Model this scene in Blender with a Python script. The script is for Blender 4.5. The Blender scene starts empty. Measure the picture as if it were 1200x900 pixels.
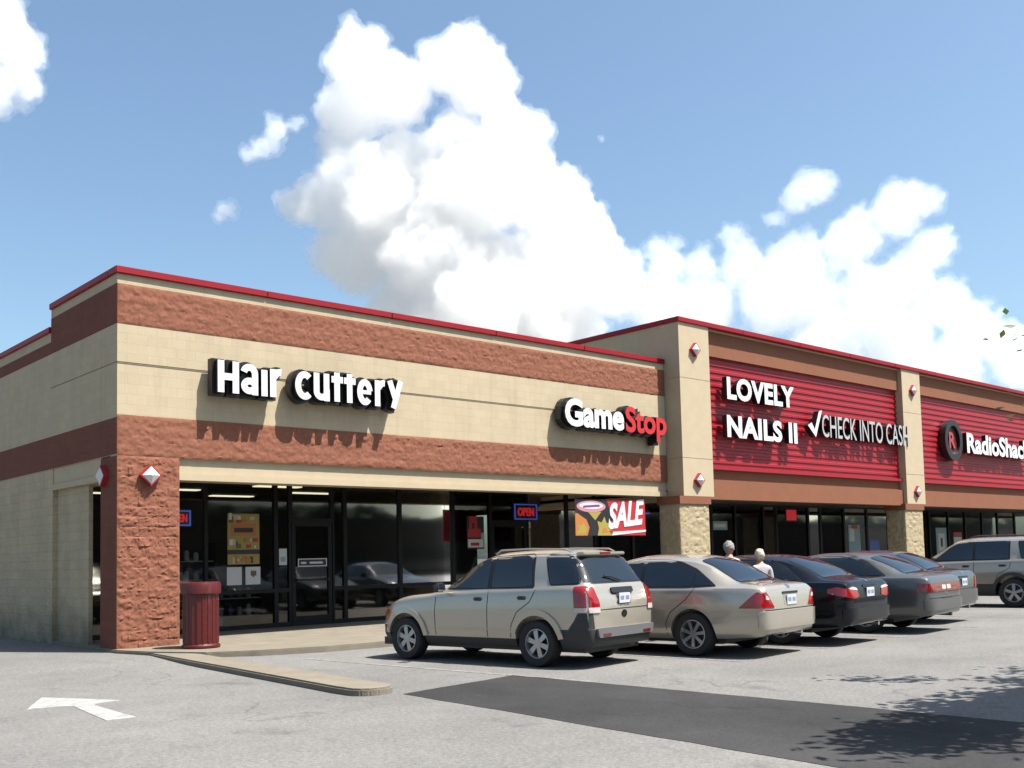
import bpy, bmesh, math, random
from mathutils import Vector, Matrix, noise
from mathutils.bvhtree import BVHTree
rnd = random.Random(7)
R = math.radians
SC = bpy.context.scene
COL = SC.collection
# ------------------------------------------------------------- camera
YAW, PITCH, ROLL, FPX, PPX, PPY, EYE = 0.739886, 0.0689391, -0.0243298, 1212.164, 610.165, 569.943, 1.515
_fw = Vector((math.sin(YAW)*math.cos(PITCH), math.cos(YAW)*math.cos(PITCH), math.sin(PITCH)))
_r0 = Vector((math.cos(YAW), -math.sin(YAW), 0)); _u0 = _r0.cross(_fw)
_rt = math.cos(ROLL)*_r0 + math.sin(ROLL)*_u0
_up = -math.sin(ROLL)*_r0 + math.cos(ROLL)*_u0
cam_data = bpy.data.cameras.new('camera'); cam = bpy.data.objects.new('camera', cam_data); COL.objects.link(cam)
SC.camera = cam
m = Matrix((_rt, _up, -_fw)).transposed().to_4x4(); m.translation = Vector((0, 0, EYE)); cam.matrix_world = m
cam_data.sensor_width = 36; cam_data.sensor_fit = 'HORIZONTAL'; cam_data.lens = FPX/1200*36
cam_data.shift_x = (600-PPX)/1200; cam_data.shift_y = (PPY-450)/1200
cam_data.clip_start = 0.05; cam_data.clip_end = 20000
def ray(x, y): return ((x-PPX)/FPX*_rt - (y-PPY)/FPX*_up + _fw)
# ------------------------------------------------------------- light
SUN_AZ, SUN_EL = R(30), R(62)          # azimuth from the facade's normal (-Y) towards +X
to_sun = Vector((math.sin(SUN_AZ)*math.cos(SUN_EL), -math.cos(SUN_AZ)*math.cos(SUN_EL), math.sin(SUN_EL)))
sd = bpy.data.lights.new('sun', 'SUN'); so = bpy.data.objects.new('sun', sd); COL.objects.link(so)
sd.energy = 5.0; sd.angle = R(0.53); sd.color = (1, .955, .88)
so.rotation_euler = to_sun.to_track_quat('Z', 'Y').to_euler(); so.location = to_sun*60
W = bpy.data.worlds.new('World'); SC.world = W; W.use_nodes = True
nt = W.node_tree; bg = nt.nodes['Background']
sky = nt.nodes.new('ShaderNodeTexSky'); sky.sky_type = 'NISHITA'; sky.sun_disc = False
sky.sun_elevation = SUN_EL; sky.sun_rotation = math.atan2(to_sun.x, to_sun.y)
sky.altitude = 0; sky.air_density = 1.0; sky.dust_density = 2.2; sky.ozone_density = 1.2
tint = nt.nodes.new('ShaderNodeMix'); tint.data_type = 'RGBA'; tint.blend_type = 'MULTIPLY'; tint.inputs['Factor'].default_value = 1
nt.links.new(sky.outputs[0], tint.inputs['A']); tint.inputs['B'].default_value = (.90, .995, .985, 1)      # a humid summer sky, less violet
nt.links.new(tint.outputs['Result'], bg.inputs[0]); bg.inputs[1].default_value = 0.085
vs = SC.view_settings; vs.view_transform = 'Standard'; vs.look = 'None'; vs.exposure = 1.28; vs.gamma = 1
SC.display_settings.display_device = 'sRGB'
SC.cycles.use_denoising = True
SC.cycles.max_bounces = 8; SC.cycles.diffuse_bounces = 4; SC.cycles.glossy_bounces = 4
SC.cycles.transparent_max_bounces = 12; SC.cycles.transmission_bounces = 4
# ------------------------------------------------------------- materials
def newmat(name):
    m = bpy.data.materials.new(name); m.use_nodes = True
    return m, m.node_tree, m.node_tree.nodes['Principled BSDF']
ALB = .64          # the picture is exposed for a pale summer sky, so surface colours stay at their real, modest values
def plain(name, col, rough=.6, metal=0., coat=0., spec=.5, var=.0, scale=6., bump=0., bscale=40., emit=None, estr=0.):
    m, t, b = newmat(name)
    if not emit: col = tuple(c*(ALB if not metal else .78) for c in col)
    b.inputs['Base Color'].default_value = (*col, 1); b.inputs['Roughness'].default_value = rough
    b.inputs['Metallic'].default_value = metal; b.inputs['Coat Weight'].default_value = coat
    b.inputs['Coat Roughness'].default_value = .04; b.inputs['Specular IOR Level'].default_value = spec
    if emit:
        b.inputs['Emission Color'].default_value = (*emit, 1); b.inputs['Emission Strength'].default_value = estr
    if var or bump:
        tc = t.nodes.new('ShaderNodeTexCoord')
    if var:
        n = t.nodes.new('ShaderNodeTexNoise'); n.inputs['Scale'].default_value = scale; n.inputs['Detail'].default_value = 6; n.inputs['Roughness'].default_value = .65
        t.links.new(tc.outputs['Object'], n.inputs['Vector'])
        mx = t.nodes.new('ShaderNodeMix'); mx.data_type = 'RGBA'
        mx.inputs['A'].default_value = (*[c*(1-var) for c in col], 1); mx.inputs['B'].default_value = (*[min(1, c*(1+var)) for c in col], 1)
        mr = t.nodes.new('ShaderNodeMapRange'); mr.inputs['From Min'].default_value = .3; mr.inputs['From Max'].default_value = .7
        t.links.new(n.outputs['Fac'], mr.inputs['Value']); t.links.new(mr.outputs['Result'], mx.inputs['Factor'])
        t.links.new(mx.outputs['Result'], b.inputs['Base Color'])
    if bump:
        n2 = t.nodes.new('ShaderNodeTexNoise'); n2.inputs['Scale'].default_value = bscale; n2.inputs['Detail'].default_value = 5
        t.links.new(tc.outputs['Object'], n2.inputs['Vector'])
        bp = t.nodes.new('ShaderNodeBump'); bp.inputs['Strength'].default_value = bump; bp.inputs['Distance'].default_value = .02
        t.links.new(n2.outputs['Fac'], bp.inputs['Height']); t.links.new(bp.outputs['Normal'], b.inputs['Normal'])
    return m
def block(name, col, joint, bw, bh, rough=.85, var=.08, bump=.25, jbump=.5, mortar=.006, bscale=35., stain=0.):
    """painted concrete block: courses in the wall's own plane, patchy paint, rough face"""
    col = tuple(c*ALB for c in col); joint = tuple(c*ALB for c in joint)
    m, t, b = newmat(name); N = t.nodes.new; L = t.links.new
    b.inputs['Roughness'].default_value = rough; b.inputs['Specular IOR Level'].default_value = .25
    tc = N('ShaderNodeTexCoord'); sp = N('ShaderNodeSeparateXYZ'); L(tc.outputs['Object'], sp.inputs[0])
    ad = N('ShaderNodeMath'); L(sp.outputs[0], ad.inputs[0]); L(sp.outputs[1], ad.inputs[1])
    cb = N('ShaderNodeCombineXYZ'); L(ad.outputs[0], cb.inputs[0]); L(sp.outputs[2], cb.inputs[1])
    br = N('ShaderNodeTexBrick'); L(cb.outputs[0], br.inputs['Vector']); br.inputs['Scale'].default_value = 1
    br.inputs['Brick Width'].default_value = bw; br.inputs['Row Height'].default_value = bh; br.inputs['Mortar Size'].default_value = mortar; br.inputs['Mortar Smooth'].default_value = .3
    br.inputs['Color1'].default_value = (*[c*.96 for c in col], 1); br.inputs['Color2'].default_value = (*[c*1.03 for c in col], 1); br.inputs['Mortar'].default_value = (*joint, 1)
    n = N('ShaderNodeTexNoise'); n.inputs['Scale'].default_value = 1.3; n.inputs['Detail'].default_value = 8; n.inputs['Roughness'].default_value = .7; L(tc.outputs['Object'], n.inputs['Vector'])
    mr = N('ShaderNodeMapRange'); mr.inputs['From Min'].default_value = .3; mr.inputs['From Max'].default_value = .7; mr.inputs['To Min'].default_value = 1-var; mr.inputs['To Max'].default_value = 1+var; L(n.outputs['Fac'], mr.inputs['Value'])
    mu = N('ShaderNodeVectorMath'); mu.operation = 'SCALE'; L(br.outputs['Color'], mu.inputs[0]); L(mr.outputs['Result'], mu.inputs['Scale'])
    ms = N('ShaderNodeMapping'); ms.inputs['Scale'].default_value = (2.6, 2.6, .22); L(tc.outputs['Object'], ms.inputs[0])
    ns = N('ShaderNodeTexNoise'); ns.inputs['Scale'].default_value = 1.6; ns.inputs['Detail'].default_value = 6; ns.inputs['Roughness'].default_value = .7; L(ms.outputs[0], ns.inputs['Vector'])
    rs = N('ShaderNodeMapRange'); rs.inputs['From Min'].default_value = .5; rs.inputs['From Max'].default_value = .75; rs.inputs['To Min'].default_value = 1; rs.inputs['To Max'].default_value = .86; L(ns.outputs['Fac'], rs.inputs['Value'])   # rain streaks
    mq = N('ShaderNodeVectorMath'); mq.operation = 'SCALE'; L(mu.outputs[0], mq.inputs[0]); L(rs.outputs['Result'], mq.inputs['Scale'])
    last = mq.outputs[0]
    if stain:   # splash-back dirt along the foot of the wall
        n3 = N('ShaderNodeTexNoise'); n3.inputs['Scale'].default_value = 2.2; n3.inputs['Detail'].default_value = 7; L(tc.outputs['Object'], n3.inputs['Vector'])
        ma = N('ShaderNodeMath'); ma.operation = 'MULTIPLY_ADD'; ma.inputs[1].default_value = 1.4; L(n3.outputs['Fac'], ma.inputs[0]); L(sp.outputs[2], ma.inputs[2])
        m3 = N('ShaderNodeMapRange'); m3.inputs['From Min'].default_value = .5; m3.inputs['From Max'].default_value = 1.5; m3.inputs['To Min'].default_value = stain; m3.inputs['To Max'].default_value = 0; L(ma.outputs[0], m3.inputs['Value'])
        mx = N('ShaderNodeMix'); mx.data_type = 'RGBA'; L(m3.outputs['Result'], mx.inputs['Factor']); L(last, mx.inputs['A']); mx.inputs['B'].default_value = (.06, .055, .047, 1); last = mx.outputs['Result']
    L(last, b.inputs['Base Color'])
    n2 = N('ShaderNodeTexNoise'); n2.inputs['Scale'].default_value = bscale; n2.inputs['Detail'].default_value = 6; L(tc.outputs['Object'], n2.inputs['Vector'])
    b1 = N('ShaderNodeBump'); b1.inputs['Strength'].default_value = bump; b1.inputs['Distance'].default_value = .03; L(n2.outputs['Fac'], b1.inputs['Height'])
    b2 = N('ShaderNodeBump'); b2.invert = True; b2.inputs['Strength'].default_value = jbump; b2.inputs['Distance'].default_value = .01; L(br.outputs['Fac'], b2.inputs['Height']); L(b1.outputs['Normal'], b2.inputs['Normal'])
    L(b2.outputs['Normal'], b.inputs['Normal'])
    return m
def glassmat(name, tint, ior=1.6, refl=(1, 1, 1)):
    m = bpy.data.materials.new(name); m.use_nodes = True; t = m.node_tree; t.nodes.clear(); N = t.nodes.new; L = t.links.new
    o = N('ShaderNodeOutputMaterial'); mx = N('ShaderNodeMixShader'); fr = N('ShaderNodeFresnel'); fr.inputs['IOR'].default_value = ior
    tr = N('ShaderNodeBsdfTransparent'); tr.inputs[0].default_value = (*tint, 1); gl = N('ShaderNodeBsdfGlossy'); gl.inputs['Roughness'].default_value = .035; gl.inputs[0].default_value = (*refl, 1)
    L(fr.outputs[0], mx.inputs[0]); L(tr.outputs[0], mx.inputs[1]); L(gl.outputs[0], mx.inputs[2]); L(mx.outputs[0], o.inputs['Surface'])
    return m
def asphaltmat(name, col, stain, sp_amt, big=.35, tracks=True):
    m, t, b = newmat(name); N = t.nodes.new; L = t.links.new
    col = tuple(c*ALB for c in col); stain = tuple(c*ALB for c in stain)
    b.inputs['Roughness'].default_value = .92; b.inputs['Specular IOR Level'].default_value = .2
    tc = N('ShaderNodeTexCoord')
    def nz(scale, det, vec=None, rough=.6):
        n = N('ShaderNodeTexNoise'); n.inputs['Scale'].default_value = scale; n.inputs['Detail'].default_value = det; n.inputs['Roughness'].default_value = rough
        L(vec or tc.outputs['Object'], n.inputs['Vector']); return n.outputs['Fac']
    def rng(v, a, c, lo, hi):
        r = N('ShaderNodeMapRange'); r.inputs['From Min'].default_value = a; r.inputs['From Max'].default_value = c; r.inputs['To Min'].default_value = lo; r.inputs['To Max'].default_value = hi
        L(v, r.inputs['Value']); return r.outputs['Result']
    def mul(a, c):
        q = N('ShaderNodeMath'); q.operation = 'MULTIPLY'; L(a, q.inputs[0]); L(c, q.inputs[1]); return q.outputs[0]
    f = rng(nz(.32, 6), .3, .7, 1-big*.4, 1+big*.4)
    f = mul(f, rng(nz(2.6, 8, rough=.75), .3, .7, .93, 1.07))
    f = mul(f, rng(nz(75, 3), .25, .75, 1-sp_amt, 1+sp_amt)); f = mul(f, rng(nz(21, 3), .3, .7, 1-sp_amt*.8, 1+sp_amt*.8))
    vo = N('ShaderNodeTexVoronoi'); vo.inputs['Scale'].default_value = 55; L(tc.outputs['Object'], vo.inputs['Vector'])
    f = mul(f, rng(vo.outputs['Distance'], .0, .5, 1-sp_amt*.7, 1+sp_amt*.5))
    mp = N('ShaderNodeMapping'); mp.inputs['Scale'].default_value = (.22, 1.6, 1); mp.inputs['Rotation'].default_value = (0, 0, R(48)); L(tc.outputs['Object'], mp.inputs[0])
    f = mul(f, rng(nz(1.0, 5, mp.outputs[0]), .35, .75, 1.03, .94))          # worn driving lanes
    nd = N('ShaderNodeTexNoise'); nd.inputs['Scale'].default_value = 1.1; nd.inputs['Detail'].default_value = 6; L(tc.outputs['Object'], nd.inputs['Vector'])
    md = N('ShaderNodeMix'); md.data_type = 'RGBA'; md.blend_type = 'LINEAR_LIGHT'; md.inputs['Factor'].default_value = .55; L(tc.outputs['Object'], md.inputs['A']); L(nd.outputs['Color'], md.inputs['B'])
    vc = N('ShaderNodeTexVoronoi'); vc.feature = 'DISTANCE_TO_EDGE'; vc.inputs['Scale'].default_value = .34; L(md.outputs['Result'], vc.inputs['Vector'])
    mk = rng(nz(.23, 3), .50, .60, 0, 1); ln = rng(vc.outputs['Distance'], .003, .010, 1, 0)                     # hairline cracks
    q_ = N('ShaderNodeMath'); q_.operation = 'MULTIPLY_ADD'; q_.inputs[1].default_value = -.24; q_.inputs[2].default_value = 1; L(mul(mk, ln), q_.inputs[0]); f = mul(f, q_.outputs[0])
    cl = N('ShaderNodeVectorMath'); cl.operation = 'SCALE'; cl.inputs[0].default_value = col; L(f, cl.inputs['Scale'])
    mx = N('ShaderNodeMix'); mx.data_type = 'RGBA'; L(cl.outputs[0], mx.inputs['A']); mx.inputs['B'].default_value = (*stain, 1)
    mp2 = N('ShaderNodeMapping'); mp2.inputs['Scale'].default_value = (1.5, .8, 1); mp2.inputs['Location'].default_value = (3.1, 1.2, 0); L(tc.outputs['Object'], mp2.inputs[0])
    L(rng(nz(.9, 5, mp2.outputs[0], .7), .60, .78, 0, .7), mx.inputs['Factor'])      # oil spots
    L(mx.outputs['Result'], b.inputs['Base Color'])
    bp = N('ShaderNodeBump'); bp.inputs['Strength'].default_value = .5; bp.inputs['Distance'].default_value = .006; L(nz(110, 3), bp.inputs['Height']); L(bp.outputs['Normal'], b.inputs['Normal'])
    return m
M = {}
CREAM = (.58, .478, .328)
M['cream'] = block('cream_block', CREAM, (.50, .415, .265), .374, .187, bump=.12, jbump=.22, mortar=.004, var=.06)
M['cream_rough'] = block('cream_split_block', (.56, .465, .31), (.45, .375, .25), .374, .187, bump=.9, jbump=.5, var=.12, bscale=16, stain=.75)
M['cream_smooth'] = plain('cream_render', CREAM, .85, spec=.2, var=.05, scale=3, bump=.08, bscale=90)
M['stone'] = plain('cream_split_stone', (.47, .385, .245), .9, spec=.2, var=.16, scale=9, bump=.4, bscale=30)
M['brown_split'] = plain('brown_split_block', (.30, .122, .076), .9, spec=.15, var=.16, scale=9, bump=.45, bscale=60)
M['brown'] = block('brown_block', (.21, .072, .043), (.17, .058, .035), .374, .187, bump=.5, jbump=.3, var=.08)
M['brown_smooth'] = plain('brown_render', (.275, .108, .058), .8, spec=.25, var=.06, scale=2.5, bump=.06, bscale=80)
M['coping'] = plain('red_metal_coping', (.33, .006, .014), .5, spec=.25, var=.05, scale=4)
M['panel'] = plain('red_ribbed_metal', (.36, .014, .026), .42, spec=.3, var=.07, scale=1.5)
M['black'] = plain('black_metal', (.008, .008, .009), .4)
M['frame'] = plain('bronze_black_aluminium', (.010, .010, .011), .5, spec=.2)
M['white_face'] = plain('white_letter_face', (.84, .84, .84), .5)
M['red_face'] = plain('red_letter_face', (.62, .015, .02), .5)
M['glass'] = glassmat('storefront_glass', (.50, .56, .54), 1.62)
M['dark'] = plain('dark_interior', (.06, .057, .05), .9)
M['floor_in'] = plain('interior_floor', (.12, .11, .10), .6)
M['ceil_in'] = plain('interior_ceiling', (.14, .135, .12), .9)
M['roof'] = plain('roof_membrane', (.25, .24, .22), .9, var=.1)
M['concrete'] = plain('kerb_concrete', (.245, .215, .168), .92, spec=.2, var=.14, scale=2.2, bump=.3, bscale=60)
M['asphalt'] = asphaltmat('weathered_asphalt', (.192, .186, .178), (.085, .082, .078), .26)
M['patch'] = asphaltmat('dark_asphalt_patch', (.043, .042, .042), (.075, .072, .07), .2, big=.9)
M['paint'] = plain('worn_white_paint', (.40, .40, .385), .8, var=.1, scale=30)
def wear(m, under, lo, hi):       # traffic has worn the paint through to the asphalt
    t = m.node_tree; N = t.nodes.new; L = t.links.new; b = t.nodes['Principled BSDF']; src = b.inputs['Base Color'].links[0].from_socket
    tc = N('ShaderNodeTexCoord'); n = N('ShaderNodeTexNoise'); n.inputs['Scale'].default_value = 9; n.inputs['Detail'].default_value = 10; n.inputs['Roughness'].default_value = .8; L(tc.outputs['Object'], n.inputs['Vector'])
    r = N('ShaderNodeMapRange'); r.inputs['From Min'].default_value = lo; r.inputs['From Max'].default_value = hi; L(n.outputs['Fac'], r.inputs['Value'])
    x = N('ShaderNodeMix'); x.data_type = 'RGBA'; L(r.outputs['Result'], x.inputs['Factor']); L(src, x.inputs['A']); x.inputs['B'].default_value = (*under, 1); L(x.outputs['Result'], b.inputs['Base Color'])
wear(M['paint'], (.12, .115, .11), .50, .66)
M['line_paint'] = plain('faded_line_paint', (.36, .36, .35), .85, var=.1, scale=20); wear(M['line_paint'], (.115, .11, .105), .34, .56)
M['bin'] = plain('maroon_steel', (.105, .008, .008), .4, var=.25, scale=14, spec=.5)
M['lamp_red'] = plain('red_ornament', (.40, .02, .03), .4)
M['lamp_white'] = plain('white_ornament', (.80, .80, .80), .3)
# ------------------------------------------------------------- building helpers
def link(name, me, parent=None):
    o = bpy.data.objects.new(name, me); COL.objects.link(o)
    if parent is not None: o.parent = parent
    return o
def thing(name, label, cat, loc=(0, 0, 0), rz=0, group=None):
    o = bpy.data.objects.new(name, None); COL.objects.link(o); o.location = loc; o.rotation_euler = (0, 0, rz)
    o['label'] = label; o['category'] = cat
    if group: o['group'] = group
    o.empty_display_size = .3
    return o
def tag(o, label, cat, group=None):
    o['label'] = label; o['category'] = cat
    if group: o['group'] = group
    return o
def struct(o): o['kind'] = 'structure'; return o
class MB:
    """collects shapes, builds ONE mesh object; coordinates are relative to the parent thing"""
    def __init__(s, off=(0, 0, 0)): s.V = []; s.F = []; s.I = []; s.off = Vector(off)
    def add(s, V, F, mi=0):
        b = len(s.V); s.V += [tuple(Vector(v)-s.off) for v in V]; s.F += [[b+i for i in f] for f in F]; s.I += [mi]*len(F); return s
    def box(s, x0, x1, y0, y1, z0, z1, mi=0):
        V = [(x, y, z) for z in (z0, z1) for y in (y0, y1) for x in (x0, x1)]
        return s.add(V, [(0, 2, 3, 1), (4, 5, 7, 6), (0, 1, 5, 4), (2, 6, 7, 3), (0, 4, 6, 2), (1, 3, 7, 5)], mi)
    def prism(s, poly, z0, z1, mi=0):          # ccw polygon in xy
        n = len(poly); V = [(*p, z0) for p in poly]+[(*p, z1) for p in poly]
        return s.add(V, [list(range(n-1, -1, -1)), list(range(n, 2*n))]+[(i, (i+1) % n, n+(i+1) % n, n+i) for i in range(n)], mi)
    def prism_y(s, poly, y0, y1, mi=0):        # polygon in xz (ccw seen from -Y), y0 = front
        n = len(poly); V = [(p[0], y0, p[1]) for p in poly]+[(p[0], y1, p[1]) for p in poly]
        return s.add(V, [list(range(n)), list(range(2*n-1, n-1, -1))]+[(i, n+i, n+(i+1) % n, (i+1) % n) for i in range(n)], mi)
    def lathe(s, prof, seg=32, c=(0, 0, 0), mi=0, axis='z'):
        V = []; F = []; n = len(prof)
        for k in range(seg):
            a = 2*math.pi*k/seg
            for r, h in prof:
                p = (r*math.cos(a), r*math.sin(a), h)
                if axis == 'x': p = (p[2], p[0], p[1])
                V.append((c[0]+p[0], c[1]+p[1], c[2]+p[2]))
        for k in range(seg):
            for i in range(n-1):
                a, b = k*n+i, ((k+1) % seg)*n+i; F.append((a, b, b+1, a+1))
        return s.add(V, F, mi)
    def tube(s, pts, rad, seg=8, mi=0):
        V = []; F = []; pts = [Vector(p) for p in pts]; n = len(pts)
        for i, p in enumerate(pts):
            d = (pts[min(i+1, n-1)]-pts[max(i-1, 0)]).normalized(); a = d.orthogonal().normalized(); b = d.cross(a)
            r = rad[i] if isinstance(rad, (list, tuple)) else rad
            V += [p+(a*math.cos(2*math.pi*k/seg)+b*math.sin(2*math.pi*k/seg))*r for k in range(seg)]
        for i in range(n-1):
            for k in range(seg): F.append((i*seg+k, i*seg+(k+1) % seg, (i+1)*seg+(k+1) % seg, (i+1)*seg+k))
        F.append(list(range(seg-1, -1, -1))); F.append(list(range((n-1)*seg, n*seg)))
        return s.add(V, F, mi)
    def build(s, name, mats, parent=None, smooth=None, bevel=0):
        me = bpy.data.meshes.new(name); me.from_pydata(s.V, [], s.F)
        for m in (mats if isinstance(mats, (list, tuple)) else [mats]): me.materials.append(m)
        me.polygons.foreach_set('material_index', s.I)
        bm = bmesh.new(); bm.from_mesh(me); bmesh.ops.recalc_face_normals(bm, faces=bm.faces)
        if bevel: bmesh.ops.bevel(bm, geom=bm.edges[:], offset=bevel, segments=2, affect='EDGES', clamp_overlap=True)
        bm.to_mesh(me); bm.free(); me.update()
        if smooth: me.shade_smooth(); me.set_sharp_from_angle(angle=R(smooth))
        return link(name, me, parent)
def split_panel(name, P, U, Wd, Ht, Nn, mat, parent, off=(0, 0, 0), amp=.026, res=.027, seed=0., course=.187, blockw=.374):
    """split-face block veneer: a really rough sheet, broken block by block"""
    nu, nv = max(2, int(Wd/res)), max(2, int(Ht/res)); P = Vector(P)-Vector(off); U = Vector(U); Nn = Vector(Nn); V = []; F = []
    for j in range(nv+1):
        for i in range(nu+1):
            u, v = Wd*i/nu, Ht*j/nv
            row = int(v/course+1e-6); bu = (u+(row % 2)*blockw/2)/blockw; fu = bu % 1; fv = (v/course) % 1
            q = Vector((u*1.0+seed, v*1.0, row*.7)); e = min(min(fu, 1-fu)*blockw, min(fv, 1-fv)*course)
            base = noise.noise(Vector((int(bu)*3.7+seed, row*5.3, 1)))*.35+.5
            h = base*.75+.50*noise.noise(q*6)+.55*abs(noise.noise(q*13))+.42*noise.noise(q*24)+.30*noise.noise(q*44)
            h *= min(1, .45+e/.035)
            edge = min(u, Wd-u, v, Ht-v)
            h = max(0, h)*amp*min(1, .25+edge/.06)
            V.append(P+U*u+Vector((0, 0, v))+Nn*(h+.004))
    for j in range(nv):
        for i in range(nu):
            a = j*(nu+1)+i; F.append((a, a+1, a+nu+2, a+nu+1))
    b = len(V); n0 = [i for i in range(nu+1)]; ring = n0+[j*(nu+1)+nu for j in range(1, nv+1)]+[nv*(nu+1)+i for i in range(nu-1, -1, -1)]+[j*(nu+1) for j in range(nv-1, 0, -1)]
    V2 = [V[i]-Nn*((V[i]-P).dot(Nn)-.001) for i in ring]
    F += [(ring[k], b+k, b+(k+1) % len(ring), ring[(k+1) % len(ring)]) for k in range(len(ring))]
    mb = MB(); mb.add(V+V2, F); return mb.build(name, mat, parent, smooth=38)
def text_mb(s, size, bold=0., depth=.1, sx=1., space=1., shear=0.):
    """extruded lettering: face = material 0, returns = material 1; text plane stands upright, facing -Y, left bottom at the origin"""
    cu = bpy.data.curves.new('lettering', 'FONT'); cu.body = s; cu.size = size; cu.extrude = depth/2; cu.offset = bold*size; cu.space_character = space; cu.shear = shear; cu.resolution_u = 4
    o = bpy.data.objects.new('lettering', cu); COL.objects.link(o)
    dg = bpy.context.evaluated_depsgraph_get(); dg.update()
    me = bpy.data.meshes.new_from_object(o.evaluated_get(dg)); bpy.data.objects.remove(o)
    mb = MB(); nz = [p.normal.z for p in me.polygons]
    xs = [v.co.x for v in me.vertices]; x0 = min(xs)
    V = [((v.co.x-x0)*sx, -v.co.z+depth/2, v.co.y) for v in me.vertices]
    mb.V = V; mb.F = [list(p.vertices) for p in me.polygons]; mb.I = [0 if z > .9 else 1 for z in nz]
    mb.w = max(v[0] for v in V); mb.h0 = min(v[2] for v in V); mb.h1 = max(v[2] for v in V)
    return mb
def place_text(s, x, y, z, width, height, depth, mats, name, parent, off=(0, 0, 0), bold=.03, space=1., shear=0., capz=None):
    """fit lettering s into width x height with its face at y"""
    mb = text_mb(s, 1, bold, .1, space=space, shear=shear)
    ref = text_mb('H', 1, bold, .1); hz = ref.h1-ref.h0 if capz is None else mb.h1-mb.h0; z0 = ref.h0 if capz is None else mb.h0
    kx, kz = width/mb.w, height/hz
    mb.V = [(x+v[0]*kx-off[0], y+(v[1]/.1)*depth-off[1], z+(v[2]-z0)*kz-off[2]) for v in mb.V]
    return mb.build(name, mats, parent)
def arc(cx, cz, rx, rz, a0, a1, n=14): return [(cx+rx*math.cos(R(a0+(a1-a0)*i/n)), cz+rz*math.sin(R(a0+(a1-a0)*i/n))) for i in range(n+1)]
def stroke(mb, pts, t, y0, y1, mi_face=0, mi_side=1, closed=False):
    pts = [Vector(p) for p in pts]; n = len(pts); A = []; B = []
    for i in range(n):
        if closed: a, b = pts[i]-pts[i-1], pts[(i+1) % n]-pts[i]
        else: a = pts[i]-pts[max(i-1, 0)] if i else pts[1]-pts[0]; b = pts[i+1]-pts[i] if i < n-1 else a
        a.normalize(); b.normalize(); na = Vector((-a.y, a.x)); nb = Vector((-b.y, b.x)); mm = (na+nb).normalized(); k = 1/max(.5, mm.dot(na))
        A.append(pts[i]+mm*t/2*k); B.append(pts[i]-mm*t/2*k)
    V = []
    for q in (A, B): V += [(p.x, y0, p.y) for p in q]
    for q in (A, B): V += [(p.x, y1, p.y) for p in q]
    rng_ = range(n) if closed else range(n-1); F = []; S = []
    for i in rng_:
        j = (i+1) % n
        F.append((i, n+i, n+j, j)); S.append((2*n+i, 2*n+j, 3*n+j, 3*n+i)); S.append((i, j, 2*n+j, 2*n+i)); S.append((n+i, 3*n+i, 3*n+j, n+j))
    if not closed: S += [(0, 2*n, 3*n, n), (n-1, 2*n-1, 4*n-1, 3*n-1)]
    b = len(mb.V); mb.add(V, F, mi_face); b2 = len(mb.V)
    mb.V = mb.V; mb.F += [[b+i for i in f] for f in S]; mb.I += [mi_side]*len(S)
# ------------------------------------------------------------- ground
YF, X0, YG = 18.64, 7.16, 21.5
LOT = -.05
def sm(a): a = min(1, max(0, a)); return a*a*(3-2*a)
def zg(x, y): return LOT+.05*sm((y-15.2)/3.2)
xs = [-6000, -900, -300, -120, -60, -30, -15, -5, 0, 4, 6, 8, 12, 20, 40, 80, 150, 400, 900, 6000]; ys = [-6000, -900, -300, -120, -60, -30, -10, 0, 5, 10, 13, 15]+[15+.25*i for i in range(1, 15)]+[20, 25, 40, 80, 200, 900, 6000]
g = MB(); g.add([(x, y, zg(x, y)) for y in ys for x in xs], [(j*len(xs)+i, j*len(xs)+i+1, (j+1)*len(xs)+i+1, (j+1)*len(xs)+i) for j in range(len(ys)-1) for i in range(len(xs)-1)])
struct(g.build('asphalt_car_park', M['asphalt'], smooth=60))
# dark resurfaced strip and its ragged edge
def ragged(p, q, n, a): return [tuple(Vector(p).lerp(Vector(q), i/n)+Vector((noise.noise(Vector((i*1.7, p[0], 3)))*a, noise.noise(Vector((i*1.3, q[1], 9)))*a))) for i in range(n)]
pp = ragged((9.52, -9), (9.50, 5.2), 16, .03)+ragged((9.50, 5.2), (9.30, 10.42), 18, .03)+ragged((9.30, 10.42), (7.22, 10.05), 7, .03)+ragged((7.22, 10.05), (6.75, 4), 16, .03)+ragged((6.75, 4), (6.7, -9), 14, .03)
pa = MB(); pa.prism(pp, LOT-.02, LOT+.004); struct(pa.build('asphalt_patch', M['patch']))
# painted arrow
k = .975
ar = [(3.87, 12.74), (4.15, 12.72), (4.34, 12.60), (4.29, 12.2), (4.22, 11.6), (4.17, 11.12), (4.48, 11.10), (4.50, 11.7), (4.53, 12.3), (4.56, 12.58), (4.72, 12.64), (4.92, 12.66), (4.66, 13.2), (4.36, 13.78), (4.08, 13.2)]
ar = [(x*k, y*k) for x, y in ar]
am = MB(); am.prism(ar[::1], LOT-.02, LOT+.005); struct(am.build('painted_arrow', M['paint']))
# faded bay lines between the cars
for q, xb in enumerate((9.35, 12.35, 14.72, 17.3, 20.1, 23.2, 26.2)):
    lm = MB(); lm.prism([(xb+.02, 9.0), (xb+.12, 9.0), (xb-.42, 15.0), (xb-.52, 15.0)], LOT-.02, LOT+.004); struct(lm.build('bay_line', M['line_paint']))
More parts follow.
